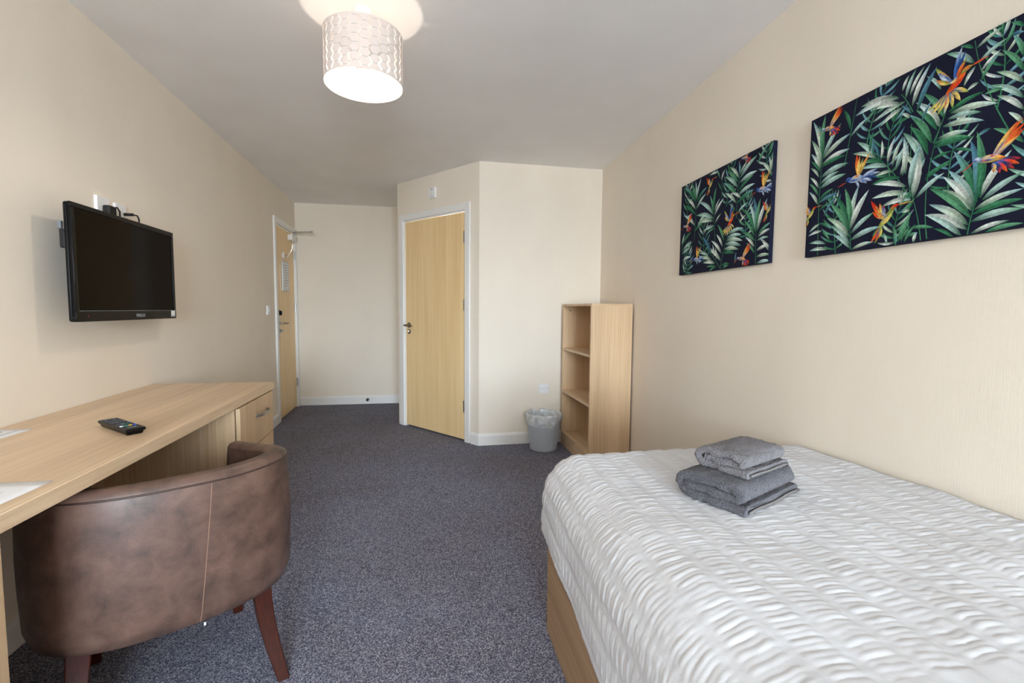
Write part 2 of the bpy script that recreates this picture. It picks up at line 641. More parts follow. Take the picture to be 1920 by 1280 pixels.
# local (x, y) -> world (-y, x): the face of the wall is local y = 0, the room is local y < 0
architrave(d1, LD0, LD1, DTOP)
bx('door_leaf', 'door_ash', d1, LD0 + 0.015, LD1 - 0.015, 0.006, 0.05, 0.010, DTOP - 0.016, 0.002)
bx('threshold_gap', 'dark_gap', d1, LD0 + 0.014, LD1 - 0.014, 0.03, 0.06, 0.0, 0.012)
door_hardware_hinges(d1, LD1 - 0.012, -0.004, (0.245, 1.130, 1.725))
lk = bx('lock_plate', 'steel', d1, LD0 + 0.030, LD0 + 0.075, -0.012, 0.006, 0.865, 1.135, 0.004)
for z in (0.857, 1.135):
    bx('lock_cap', 'black_plastic', d1, LD0 + 0.032, LD0 + 0.073, -0.010, 0.006, z, z + 0.014, 0.002)
lx = LD0 + 0.055
TL = Matrix.Rotation(R(90), 4, 'X')
MB().lathe([(0, 0), (0.024, 0), (0.026, 0.012), (0.018, 0.018), (0, 0.018)], 20, Matrix.Translation((lx + 0.02, -0.012, 1.118)) @ TL).build(
    'card_reader', 'black_plastic', lk, smooth=40)
MB().tube([(lx, -0.01, 1.012), (lx, -0.055, 1.012), (lx + 0.01, -0.065, 1.012), (lx + 0.12, -0.066, 1.010)], [0.010, 0.010, 0.010, 0.009], 12).build(
    'lever_handle', 'bronze_steel', lk, smooth=50)
MB().tube([(lx, -0.01, 0.938), (lx, -0.030, 0.938)], 0.015, 16).build('thumb_turn_base', 'steel', lk, smooth=50)
MB().box(lx - 0.006, lx + 0.034, -0.044, -0.030, 0.930, 0.946).build('thumb_turn', 'bronze_steel', lk, bevel=0.003)
# framed notice
nt = bx('notice_frame', 'steel', d1, 5.325, 5.565, -0.008, 0.006, 1.348, 1.672, 0.003, label='slim silver notice frame')
bx('notice_sheet', 'paper', nt, 5.341, 5.549, -0.010, -0.008, 1.364, 1.656)
for k in range(9):
    bx('print_line', 'ink_soft', nt, 5.36, 5.53 - 0.03 * (k % 3), -0.0105, -0.010, 1.628 - k * 0.028, 1.633 - k * 0.028)
# coat hook
hk = MB()
hk.box(5.375, 5.405, -0.006, 0.006, 1.70, 1.765)
hk.tube([(5.39, -0.004, 1.735), (5.39, -0.03, 1.732), (5.39, -0.065, 1.755), (5.39, -0.088, 1.80), (5.39, -0.094, 1.845)], [0.006, 0.006, 0.006, 0.006, 0.008], 10)
hk.tube([(5.39, -0.004, 1.715), (5.39, -0.03, 1.700), (5.39, -0.045, 1.712), (5.39, -0.05, 1.728)], [0.006, 0.006, 0.006, 0.007], 10)
hk.build('coat_hook', 'chrome', d1, smooth=50)
# overhead closer: body on the leaf, arm standing out into the room
bx('closer_body', 'white_gloss', d1, 5.60, 5.80, -0.045, 0.006, 1.925, 1.985, 0.004, label='white overhead door closer')
ca = MB()
ca.tube([(5.70, -0.022, 1.985), (5.70, -0.022, 2.02)], 0.012, 12)
ca.tube([(5.70, -0.022, 2.018), (5.62, -0.245, 2.022)], 0.008, 8)
ca.tube([(5.62, -0.245, 2.010), (5.62, -0.245, 2.034)], 0.013, 12)
ca.tube([(5.62, -0.245, 2.026), (5.78, -0.02, 2.040)], 0.006, 8)
ca.build('closer_arm', 'chrome', d1, smooth=50)
MB().tube([(5.70, -0.022, 1.905), (5.70, -0.022, 1.927)], 0.012, 12).build('closer_spindle', 'steel', d1, smooth=50)

# ------------------------------------------------------------------ wall plates
def wall_plate(name, label, cat, origin, rotz, w=0.086, h=0.086, t=0.010, group=None):
    o = thing(name, label, cat, origin, rotz, group)
    bx('plate', 'white_plastic', o, -w / 2, w / 2, -t, 0, -h / 2, h / 2, 0.002)
    return o


# local -y faces into the room
sp = wall_plate('socket_plate', 'white blank connection plate on wall above the waste bin', 'wall plate', (2.4695, 3.8905, 0.484), R(-0.84))
for s in (-1, 1):
    MB().tube([(s * 0.030, -0.0095, 0), (s * 0.030, -0.0115, 0)], 0.0035, 10).build('screw', 'ink_soft', sp)
bx('cover_strip', 'tag_white', sp, -0.012, 0.012, -0.012, -0.0095, -0.009, 0.009, 0.001)
iso = wall_plate('isolator_switch', 'white isolator switch on wall above the bathroom door', 'switch',
                 tuple(DM @ Vector((0.551, 0, 2.23))), DIAG, 0.084, 0.095, 0.022)
bx('rocker', 'tag_white', iso, -0.014, 0.014, -0.027, -0.021, -0.020, 0.020, 0.002)
for k in (0.036, 0.028, -0.032):
    bx('print_line', 'ink_soft', iso, -0.018, 0.016, -0.0225, -0.0215, k - 0.002, k + 0.002)
ls = wall_plate('light_switch', 'white light switch on left wall beside entrance door', 'switch', (0, 4.79, 1.148), R(90), t=0.012)
bx('rocker', 'tag_white', ls, -0.016, 0.016, -0.018, -0.011, -0.022, 0.022, 0.003)

# sockets above the television, each with its plug
s1 = wall_plate('wall_socket', 'white wall socket with black plug behind television, nearer the desk papers', 'socket', (0, 2.418, 1.612), R(90), t=0.012)
bx('back_box', 'white_plastic', s1, -0.043, 0.043, -0.002, 0, -0.043, 0.043)
pg = thing('power_plug', 'black mains plug and lead in the socket above the television', 'plug', (0, 2.43, 1.59), R(90))
MB().box(-0.026, 0.026, -0.042, -0.0125, -0.024, 0.030).build('plug_body', 'black_matte', pg, bevel=0.007, bseg=3)
bx('plug_label', 'cream_plate', pg, 0.0275, 0.056, -0.036, -0.018, -0.014, 0.022, 0.002, label='pale adaptor block beside the plug')
MB().tube([(0.0, -0.036, 0.02), (0.012, -0.05, 0.026), (0.03, -0.05, 0.012), (0.045, -0.042, -0.02), (0.05, -0.03, -0.10), (0.04, -0.03, -0.17)], 0.0035, 8).build(
    'lead', 'black_matte', pg, smooth=60)
s2 = wall_plate('aerial_socket', 'white aerial socket with thin black cable above the television', 'socket', (0, 2.543, 1.606), R(90), t=0.012)
MB().tube([(-0.034, -0.0115, 0), (-0.034, -0.0135, 0)], 0.003, 8).build('screw', 'ink_soft', s2)
ac = thing('aerial_cable', 'thin black aerial cable looping down behind the television', 'cable', (0, 2.565, 1.59), R(90))
MB().tube([(0, -0.0125, 0.018), (0, -0.05, 0.018)], 0.007, 12).build('connector', 'black_matte', ac, smooth=60)
MB().tube([(0, -0.05, 0.018), (0.012, -0.06, 0.016), (0.022, -0.062, 0.002), (0.024, -0.06, -0.03), (0.02, -0.045, -0.10), (0.01, -0.03, -0.18)], 0.0035, 8).build(
    'cable', 'black_matte', ac, smooth=60)

# door stop on the far skirting
ds = thing('door_stop', 'small chrome door stop with black rubber tip on far skirting', 'door stop', (0.80, 5.8785, 0.058), R(-2))
MB().lathe([(0, 0), (0.018, 0), (0.018, 0.006), (0.011, 0.012), (0.011, 0.045), (0, 0.045)], 20, Matrix.Rotation(R(90), 4, 'X')).build('stem', 'chrome', ds, smooth=40)
MB().lathe([(0, 0.045), (0.014, 0.045), (0.016, 0.055), (0.012, 0.064), (0, 0.066)], 20, Matrix.Rotation(R(90), 4, 'X')).build('rubber_tip', 'black_matte', ds, smooth=40)

# ------------------------------------------------------------------ ceiling lamp with cut honeycomb drum shade
def ceiling_lamp():
    lp = thing('ceiling_lamp', 'lit pendant lamp with pale honeycomb drum shade under the ceiling', 'lamp', (1.155, 2.086, H))
    Rs, zt, zb = 0.158, -0.100, -0.302
    MB().lathe([(0, 0), (0.036, 0), (0.037, -0.008), (0.030, -0.016), (0.012, -0.020), (0, -0.020)], 32).build('ceiling_rose', 'white_plastic', lp, smooth=40)
    MB().tube([(0, 0, -0.018), (0, 0, -0.115)], 0.004, 8).build('flex', 'white_plastic', lp, smooth=60)
    MB().lathe([(0, -0.110), (0.016, -0.110), (0.020, -0.122), (0.020, -0.188), (0.015, -0.195), (0, -0.195)], 24).build('lamp_holder', 'white_plastic', lp, smooth=40)
    # bulb
    MB().lathe([(0.0, -0.188), (0.0135, -0.190), (0.0145, -0.212), (0.0225, -0.240), (0.0284, -0.2455)], 24).build('bulb_body', 'white_plastic', lp, smooth=40)
    prof = []
    for k in range(0, 13):
        a = R(70 + 110 * k / 12)
        prof.append((max(0.0005, 0.030 * math.sin(a)), -0.256 + 0.030 * math.cos(a)))
    MB().lathe(prof, 24, cap0=True).build('bulb', 'lit_bulb', lp, smooth=60, label='glowing white bulb')
    # shade: columns of hexagons joined at their flat edges, open slits and a zigzag strip between columns
    ncol, nrow = 26, 5
    cw = 2 * PI * Rs / ncol            # column pitch = 1.5 a
    a = cw / 1.5
    hh_ = (zt - zb - 0.020) / (nrow + 0.5)   # hexagon height
    z_lo = zb + 0.010
    g = 0.0042                          # slit offset from the zigzag centre line
    zw = 0.0013                         # half width of the zigzag strip
    sh = MB()

    def P(u, z):
        an = u / Rs
        return (Rs * math.cos(an), Rs * math.sin(an), z)

    top, bot = zt - 0.006, zb + 0.006
    for c in range(ncol):
        cx = c * cw
        off = (c % 2) * 0.5 * hh_
        # ribbon outline sampled at z breakpoints: half width alternates a/2 (flat edges) and a (corners)
        zs = [bot]
        ws = [None]
        pts = []
        k = -1
        while True:
            ze = z_lo + off + k * hh_ / 2
            if ze > top + hh_:
                break
            pts.append((ze, a / 2 if k % 2 == 0 else a))
            k += 1
        def width(z):
            for (za, wa), (zb_, wb) in zip(pts, pts[1:]):
                if za <= z <= zb_:
                    return wa + (wb - wa) * (z - za) / (zb_ - za)
            return pts[0][1] if z < pts[0][0] else pts[-1][1]
        zz = sorted({bot, top} | {z for z, _ in pts if bot < z < top})
        full = []
        for z in zz:
            w = width(z)
            full.append((z, w))
        vs, fs = [], []
        for z, w in full:
            for q in (-1, -0.5, 0, 0.5, 1):
                vs.append(P(cx + q * (w - g), z))
        for i in range(len(full) - 1):
            for q in range(4):
                fs.append((i * 5 + q, i * 5 + q + 1, (i + 1) * 5 + q + 1, (i + 1) * 5 + q))
        sh.add(vs, fs)
        # zigzag strip on the boundary to the next column: x = cx + width(z)
        vs, fs = [], []
        for z, w in full:
            for q in (-zw, zw):
                vs.append(P(cx + w + q, z))
        for i in range(len(full) - 1):
            fs.append((i * 2, i * 2 + 1, i * 2 + 3, i * 2 + 2))
        sh.add(vs, fs)
    # rim bands
    for z0, z1 in ((zb, bot), (top, zt)):
        vs, fs = [], []
        n = ncol * 4
        for z in (z0, z1):
            for k in range(n):
                vs.append(P(k * 2 * PI * Rs / n, z))
        for k in range(n):
            fs.append((k, (k + 1) % n, n + (k + 1) % n, n + k))
        sh.add(vs, fs)
    so = sh.build('lamp_shade', 'shade_card', lp, label='pale pink honeycomb cut drum shade')
    md = so.modifiers.new('thickness', 'SOLIDIFY')
    md.thickness = 0.0009
    md.offset = 0
    # scored flat edges between stacked hexagons
    sc = MB()
    for c in range(ncol):
        off = (c % 2) * 0.5 * hh_
        for k in range(0, nrow + 1):
            z = z_lo + off + k * hh_
            if bot < z < top:
                an0, an1 = (c * cw - a * 0.40) / Rs, (c * cw + a * 0.40) / Rs
                rr = Rs + 0.0007
                am = (an0 + an1) / 2
                v = [(rr * math.cos(t), rr * math.sin(t), z + d) for d in (-0.0007, 0.0007) for t in (an0, am, an1)]
                sc.add(v, [(0, 1, 4, 3), (1, 2, 5, 4)])
    sc.build('score_line', 'ink_soft', so, kind='stuff')
    for z in (zt - 0.002, zb + 0.002):
        rg = MB()
        rg.tube([(Rs * 0.992 * math.cos(t * PI / 24), Rs * 0.992 * math.sin(t * PI / 24), z) for t in range(48)], 0.0016, 6, closed=True)
        rg.build('ring_wire', 'white_plastic', lp, smooth=60)
    spd = MB()
    for k in range(3):
        t = k * 2 * PI / 3 + 0.4
        spd.tube([(0.018 * math.cos(t), 0.018 * math.sin(t), zt - 0.022), (0.12 * math.cos(t), 0.12 * math.sin(t), zt - 0.022),
                  (Rs * 0.99 * math.cos(t), Rs * 0.99 * math.sin(t), zt - 0.003)], 0.0018, 6)
    spd.build('spider_fitting', 'white_plastic', lp, smooth=60)


ceiling_lamp()

# ------------------------------------------------------------------ television
def television():
    tv = thing('television', 'black flat television on bracket on left wall above the desk', 'television', (0, 2.40, 1.113))
    # local: x out of the wall, y along the wall
    y0, y1, z1 = -0.372, 0.372, 0.445
    xb, xf = 0.094, 0.122
    b = MB()
    b.box(xb, xf - 0.012, y0, y1, 0, z1)
    b.build('casing', 'tv_side', tv, bevel=0.008, bseg=3)
    fr = MB()
    bz = 0.019
    fr.box(xf - 0.012, xf, y0, y1, z1 - bz, z1).box(xf - 0.012, xf, y0, y1, 0, 0.042)
    fr.box(xf - 0.012, xf, y0, y0 + bz, 0.042, z1 - bz).box(xf - 0.012, xf, y1 - bz, y1, 0.042, z1 - bz)
    fo = fr.build('bezel', 'black_plastic', tv, bevel=0.002)
    bx('screen', 'tv_screen', tv, xf - 0.012, xf - 0.004, y0 + bz, y1 - bz, 0.042, z1 - bz)
    bx('trim_strip', 'grey_plastic', fo, xf - 0.001, xf + 0.0008, y0 + bz, y1 - 0.012, 0.0405, 0.0425)
    bx('power_light', 'red_led', fo, xf, xf + 0.001, y0 + 0.062, y0 + 0.066, 0.018, 0.022)
    st = bx('energy_sticker', 'paper', fo, xf, xf + 0.0008, y1 - 0.052, y1 - 0.014, 0.010, 0.040)
    bx('print_line', 'ink', st, xf + 0.0008, xf + 0.0014, y1 - 0.046, y1 - 0.036, 0.013, 0.017)
    bx('print_line', 'ink', st, xf + 0.0008, xf + 0.0014, y1 - 0.026, y1 - 0.019, 0.013, 0.017)
    cu = bpy.data.curves.new('brand_lettering', 'FONT')
    cu.body = 'FINLUX'
    cu.size = 0.021
    cu.extrude = 0.0004
    cu.align_x = 'CENTER'
    to = bpy.data.objects.new('brand_lettering', cu)
    col.objects.link(to)
    me = bpy.data.meshes.new_from_object(to)
    bpy.data.objects.remove(to)
    me.name = 'brand_lettering'
    me.materials.clear()
    me.materials.append(M['ink_soft'])
    to = bpy.data.objects.new('brand_lettering', me)
    col.objects.link(to)
    to.parent = fo
    to.matrix_local = Matrix(((0, 0, 1, xf + 0.0006), (1, 0, 0, 0.045), (0, 1, 0, 0.013), (0, 0, 0, 1)))
    # rear bulge, bracket and side connectors
    b = MB()
    b.box(0.034, xb + 0.004, y0 + 0.10, y1 - 0.10, 0.06, z1 - 0.09)
    b.build('rear_cover', 'black_matte', tv, bevel=0.012)
    b = MB()
    b.box(0.0, 0.006, -0.11, 0.11, 0.13, 0.33).box(0.004, 0.036, -0.08, -0.05, 0.12, 0.34).box(0.004, 0.036, 0.05, 0.08, 0.12, 0.34)
    b.build('wall_bracket', 'black_matte', tv)
    b = MB()
    b.box(0.074, xb - 0.001, y0 + 0.010, y0 + 0.05, 0.275, 0.345)
    b.build('side_connector', 'black_matte', tv, bevel=0.004)
    bx('connector_plug', 'grey_plastic', tv, 0.072, 0.084, y0 + 0.006, y0 + 0.02, 0.346, 0.374, 0.002)


television()


# ------------------------------------------------------------------ fitted desk
def desk():
    dk = thing('desk', 'long oak laminate desk with drawer pedestal along left wall', 'desk', (0, 0, 0))
    zt, zb = 0.766, 0.728
    MB().prism([(0.002, 1.03), (0.557, 1.03), (0.598, 2.738), (0.002, 2.768)], zb, zt).build('worktop', 'oak_y', dk, bevel=0.0015)
    MB().prism([(0.003, 1.045), (0.552, 1.045), (0.552, 1.070), (0.003, 1.070)], 0, zb).build('end_panel', 'oak_z', dk, bevel=0.001)
    # pedestal carcass
    y0, y1, xf = 2.232, 2.726, 0.572
    ca = MB()
    ca.box(0.02, xf, y0, y0 + 0.018, 0.0, zb - 0.001).box(0.02, xf, y1 - 0.018, y1, 0.0, zb - 0.001)
    ca.box(0.02, 0.035, y0 + 0.018, y1 - 0.018, 0.06, zb - 0.001).box(0.035, xf, y0 + 0.018, y1 - 0.018, 0.06, 0.078)
    ca.build('pedestal', 'oak_z', dk)
    bx('plinth', 'oak_y', dk, xf - 0.05, xf - 0.035, y0 + 0.018, y1 - 0.018, 0.0, 0.06)
    bx('drawer_gap', 'dark_gap', dk, xf - 0.006, xf + 0.001, y0 + 0.012, y1 - 0.012, 0.07, zb - 0.004)
    for za, zc in ((0.066, 0.278), (0.283, 0.499), (0.504, 0.722)):
        d = bx('drawer_front', 'oak_z', dk, xf + 0.003, xf + 0.021, y0 + 0.006, y1 - 0.001, za, zc, 0.001)
        zm, ym, x = zc - 0.079, (y0 + y1) / 2 + 0.052, xf + 0.021
        h = MB()
        n = 14
        pts = []
        for k in range(n + 1):
            t = -1 + 2 * k / n
            pts.append((x + 0.029 * (1 - abs(t) ** 3.2), ym + 0.088 * t, zm))
        vs, fs = [], []
        for i, p in enumerate(pts):
            q = pts[min(i + 1, n)]
            o_ = pts[max(i - 1, 0)]
            dx, dy = q[0] - o_[0], q[1] - o_[1]
            L = math.hypot(dx, dy)
            nx, ny = dy / L, -dx / L
            for (u, v) in ((-0.0025, -0.0075), (0.0025, -0.0075), (0.0025, 0.0075), (-0.0025, 0.0075)):
                vs.append((p[0] + nx * u, p[1] + ny * u, p[2] + v))
        for i in range(n):
            for k in range(4):
                k2 = (k + 1) % 4
                fs.append((i * 4 + k, i * 4 + k2, i * 4 + 4 + k2, i * 4 + 4 + k))
        fs += [(0, 1, 2, 3), (n * 4 + 3, n * 4 + 2, n * 4 + 1, n * 4)]
        h.add(vs, fs)
        h.build('handle', 'steel', d, smooth=40, bevel=0.001, label='bowed satin steel drawer handle')


desk()

# things on the desk
ZD = 0.766


def remote():
    r = thing('remote_control', 'black television remote with coloured buttons lying on the desk', 'remote control', (0.402, 1.744, ZD), R(-43.5))
    L, W = 0.112, 0.027
    b = MB()
    prof = [(-L + 0.012, L - 0.008, W - 0.007, 0.0), (-L + 0.005, L - 0.004, W - 0.004, 0.010), (-L, L, W, 0.0125), (-L, L, W, 0.0195), (-L + 0.002, L - 0.002, W - 0.002, 0.021)]
    vs, fs = [], []
    for x0, x1, w, z in prof:
        vs += [(x0, -w, z), (x1, -w, z), (x1, w, z), (x0, w, z)]
    for i in range(len(prof) - 1):
        for k in range(4):
            k2 = (k + 1) % 4
            fs.append((i * 4 + k, i * 4 + k2, i * 4 + 4 + k2, i * 4 + 4 + k))
    fs += [(3, 2, 1, 0), tuple(range(16, 20))]
    b.add(vs, fs)
    b.build('body', 'black_plastic', r, bevel=0.0015)
    plain('key_grey', (66, 68, 74), 0.5)
    plain('key_teal', (30, 160, 165), 0.45)
    plain('key_white', (225, 225, 225), 0.45)
    plain('key_green', (40, 150, 120), 0.45)
    plain('key_yellow', (235, 190, 80), 0.45)
    plain('key_blue', (60, 90, 215), 0.45)
    plain('key_red', (190, 50, 40), 0.45)

    def key(x, y, m, sx=0.0042, sy=0.0042):
        bx('button', m, r, x - sx, x + sx, y - sy, y + sy, 0.0205, 0.0232, 0.001)
    for i in range(6):
        for j in range(4):
            key(-0.090 + i * 0.0145, -0.0165 + j * 0.011, 'key_grey')
    MB().lathe([(0.005, 0.021), (0.0125, 0.021), (0.0125, 0.0232), (0.005, 0.0232)], 20, Matrix.Translation((0.014, 0, 0))).build('direction_ring', 'key_grey', r, smooth=40)
    key(0.014, 0, 'key_teal', 0.004, 0.004)
    key(0.004, 0.018, 'key_teal', 0.003, 0.003)
    for j in range(4):
        key(0.036, -0.0165 + j * 0.011, 'key_grey')
    for j, m in enumerate(('key_white', 'key_green', 'key_yellow', 'key_blue')):
        key(0.054, -0.0175 + j * 0.0117, m, 0.0045, 0.0045)
    for j in range(4):
        key(0.068, -0.0165 + j * 0.011, 'key_grey', 0.003, 0.003)
    bx('logo_strip', 'ink_soft', r, 0.082, 0.086, -0.012, 0.012, 0.0208, 0.0214)


remote()


def sheet(name, label, cat, corner, e1, e2, w, h, bars):
    """flat card: corner point, unit directions, sizes; bars = dark print (u0,u1,v0,v1,material)"""
    ang = math.atan2(e1[1], e1[0])
    o = thing(name, label, cat, (corner[0], corner[1], ZD + 0.0003), ang)
    n = 8
    vs, fs = [], []
    for j in range(n + 1):
        for i in range(n + 1):
            vs.append((w * i / n, h * j / n, 0.0004 + 0.0012 * math.sin(PI * i / n) * math.sin(PI * j / n)))
    for j in range(n):
        for i in range(n):
            k = j * (n + 1) + i
            fs.append((k, k + 1, k + n + 2, k + n + 1))
    s = MB().add(vs, fs).build('sheet', 'paper', o, smooth=60)
    md = s.modifiers.new('t', 'SOLIDIFY')
    md.thickness = 0.0003
    for (u0, u1, v0, v1, m) in bars:
        zz = 0.0009 + 0.0012 * math.sin(PI * (u0 + u1) / 2 / w) * math.sin(PI * (v0 + v1) / 2 / h)
        bx('print', m, o, u0, u1, v0, v1, zz, zz + 0.0002)
    return o


def word_lines(u0, u1, v, n, dv, m, hgt=0.0035, seed=1):
    rnd = random.Random(seed)
    out = []
    for k in range(n):
        u = u0
        end = u1 - rnd.random() * 0.25 * (u1 - u0)
        while u < end:
            L = 0.006 + rnd.random() * 0.016
            out.append((u, min(u + L, end), v - k * dv, v - k * dv + hgt, m))
            u += L + 0.004
    return out


# card by the wall: its right edge runs from the wall towards the room
# local x along the wall towards the far end, local y towards the wall
sheet('information_card', 'small white printed card on desk against the left wall', 'card', (0.108, 1.60), (0.05, 0.9987), None, 0.205, 0.108,
      [(0.105, 0.135, 0.060, 0.076, 'ink_soft'), (0.135, 0.168, 0.060, 0.076, 'ink')] + word_lines(0.085, 0.19, 0.028, 1, 0.01, 'ink_soft', 0.003, 3))
sheet('letter_sheet', 'white typed letter on near end of desk by its front edge', 'paper', (0.512, 0.963), (0.048, 0.9988), None, 0.292, 0.205,
      word_lines(0.03, 0.262, 0.150, 6, 0.014, 'ink_soft', 0.0028, 5) + word_lines(0.03, 0.250, 0.060, 2, 0.011, 'ink_soft', 0.0032, 9))


# ------------------------------------------------------------------ tub chair
def tub_chair():
    PHI = R(28)
    ch = thing('tub_chair', 'brown leather tub chair with dark wooden legs pulled up to desk', 'chair', (0.721, 1.379, 0), PHI)
    # local: +y forward (towards the wall / desk), x to the chair's right
    W, D, YB = 0.335, 0.55, 0.27
    path = []
    n = 15
    arm = lambda t: W - 0.075 * t ** 1.7      # the arms close in towards the front
    for k in range(8):
        path.append((-arm(1 - k / 8), D - (D - YB) * k / 8))
    e = 2.0 / 2.45
    for k in range(49):
        t = PI + PI * k / 48
        c, s = math.cos(t), math.sin(t)
        path.append((W * math.copysign(abs(c) ** e, c), YB + YB * math.copysign(abs(s) ** e, s)))
    for k in range(1, 9):
        path.append((arm(k / 8), YB + (D - YB) * k / 8))
    # resample evenly
    P = [Vector((x, y)) for x, y in path]
    cum = [0]
    for a, b in zip(P, P[1:]):
        cum.append(cum[-1] + (b - a).length)
    N = 96
    Q = []
    j = 0
    for i in range(N + 1):
        s = cum[-1] * i / N
        while j < len(P) - 2 and cum[j + 1] < s:
            j += 1
        Q.append(P[j].lerp(P[j + 1], (s - cum[j]) / max(1e-9, cum[j + 1] - cum[j])))
    nor = []
    for i in range(N + 1):
        t = Q[min(i + 1, N)] - Q[max(i - 1, 0)]
        t.normalize()
        nor.append(Vector((t.y, -t.x)))       # outward for this direction of travel
    if nor[N // 2].y > 0:
        nor = [-v for v in nor]

    def ztop(y):
        t = max(0.0, min(1.0, (y - 0.05) / (D - 0.05)))
        return 0.706 - 0.055 * (t * t * (3 - 2 * t))
    ZB = 0.275

    def section(i):
        y = Q[i].y
        zt = ztop(y)
        hgt = zt - ZB
        return [(-0.030, ZB), (-0.012, ZB + 0.006), (-0.001, ZB + 0.04), (0.003, ZB + 0.15), (0.004, ZB + 0.55 * hgt), (0.002, zt - 0.10),
                (-0.001, zt - 0.05), (-0.004, zt - 0.024),                           # 7 = piping line
                (-0.008, zt - 0.010), (-0.020, zt - 0.002), (-0.038, zt), (-0.056, zt - 0.004), (-0.066, zt - 0.016),  # 12 = inner edge
                (-0.070, zt - 0.05), (-0.075, zt - 0.14), (-0.080, ZB + 0.10), (-0.080, ZB + 0.0)]

    def ribbon(i0, i1):
        vs, fs = [], []
        m = i1 - i0 + 1
        for i in range(N + 1):
            sec = section(i)
            for a, z in sec[i0:i1 + 1]:
                p = Q[i] + nor[i] * a
                vs.append((p.x, p.y, z))
        for i in range(N):
            for k in range(m - 1):
                fs.append((i * m + k, (i + 1) * m + k, (i + 1) * m + k + 1, i * m + k + 1))
        return MB().add(vs, fs)
    ribbon(0, 7).build('outer_shell', 'brown_leather', ch, smooth=60)
    ribbon(7, 12).build('top_band', 'brown_leather', ch, smooth=60)
    ribbon(12, 16).build('inner_lining', 'brown_leather', ch, smooth=60)
    # padded ends of the arms
    for i, sg in ((0, 1), (N, 1)):
        sec = section(i)
        tdir = (Q[0] - Q[1]).normalized() if i == 0 else (Q[N] - Q[N - 1]).normalized()
        cx = sum(a for a, z in sec) / len(sec)
        cz = sum(z for a, z in sec) / len(sec)
        vs, fs = [], []
        rings = 5
        for r_ in range(rings):
            f = math.sin(r_ / (rings - 1) * PI / 2)
            sc_ = 1 - 0.9 * (1 - math.cos(r_ / (rings - 1) * PI / 2)) ** 1.0
            for a, z in sec:
                aa = cx + (a - cx) * (sc_ if r_ else 1)
                z2 = cz + (z - cz) * (1 - 0.10 * (1 - math.cos(r_ / (rings - 1) * PI / 2)))
                p = Q[i] + nor[i] * aa + tdir * (0.028 * f)
                vs.append((p.x, p.y, z2))
        m = len(sec)
        for r_ in range(rings - 1):
            for k in range(m):
                k2 = (k + 1) % m
                fs.append((r_ * m + k, r_ * m + k2, (r_ + 1) * m + k2, (r_ + 1) * m + k))
        fs.append(tuple(range((rings - 1) * m, rings * m)))
        MB().add(vs, fs).build('arm_front', 'brown_leather', ch, smooth=60)
    # piping under the top band
    pts = []
    for i in range(N + 1):
        a, z = section(i)[7]
        p = Q[i] + nor[i] * (a + 0.0005)
        pts.append((p.x, p.y, z))
    MB().tube(pts, 0.0028, 6).build('piping', 'piping', ch, smooth=60)
    # vertical stitched seam on the back
    best = min(range(N + 1), key=lambda i: abs(Q[i].x - 0.082) + (10 if Q[i].y > 0.2 else 0))
    sec = section(best)[1:8]
    pts = []
    for k in range(len(sec) - 1):
        for q in range(6):
            t = q / 6
            a = sec[k][0] + (sec[k + 1][0] - sec[k][0]) * t
            z = sec[k][1] + (sec[k + 1][1] - sec[k][1]) * t
            bi = best - 2.4 * (1 - (z - ZB) / 0.40)
            i0 = int(math.floor(bi))
            qq, n2 = Q[i0].lerp(Q[i0 + 1], bi - i0), nor[i0].lerp(nor[i0 + 1], bi - i0)
            p = qq + n2 * (a + 0.0006)
            pts.append((p.x, p.y, z))
    MB().tube(pts, 0.0009, 5).build('stitched_seam', 'thread', ch, smooth=60)
    # base board and seat cushion
    inner = [(Q[i] + nor[i] * -0.03) for i in range(0, N + 1, 3)]
    MB().prism([(p.x, p.y) for p in inner], ZB - 0.004, ZB + 0.02).build('base_board', 'black_matte', ch)
    seat = [(Q[i] + nor[i] * -0.079) for i in range(0, N + 1, 3)]
    MB().prism([(p.x, p.y) for p in seat], ZB + 0.02, 0.455).build('seat_cushion', 'brown_leather', ch, bevel=0.03, bseg=4)

    # legs
    def leg(pts, sizes):
        vs, fs = [], []
        for (x, y, z), s in zip(pts, sizes):
            vs += [(x - s, y - s, z), (x + s, y - s, z), (x + s, y + s, z), (x - s, y + s, z)]
        for i in range(len(pts) - 1):
            for k in range(4):
                k2 = (k + 1) % 4
                fs.append((i * 4 + k, i * 4 + k2, i * 4 + 4 + k2, i * 4 + 4 + k))
        fs += [(0, 1, 2, 3), tuple(range(len(pts) * 4 - 4, len(pts) * 4))]
        MB().add(vs, fs).build('leg', 'mahogany', ch, smooth=30, bevel=0.003)
    for sx in (-1, 1):
        leg([(sx * 0.214, 0.105, 0.30), (sx * 0.217, 0.098, 0.24), (sx * 0.223, 0.085, 0.17), (sx * 0.236, 0.058, 0.09), (sx * 0.254, 0.018, 0.0)],
            [0.026, 0.025, 0.0235, 0.021, 0.0165])
        leg([(sx * 0.205, 0.480, 0.30), (sx * 0.205, 0.480, 0.15), (sx * 0.205, 0.480, 0.0)], [0.024, 0.021, 0.016])
    MB().box(0.050, 0.055, 0.004, 0.008, ZB - 0.003, ZB + 0.005).build('care_label', 'tag_white', ch)


tub_chair()


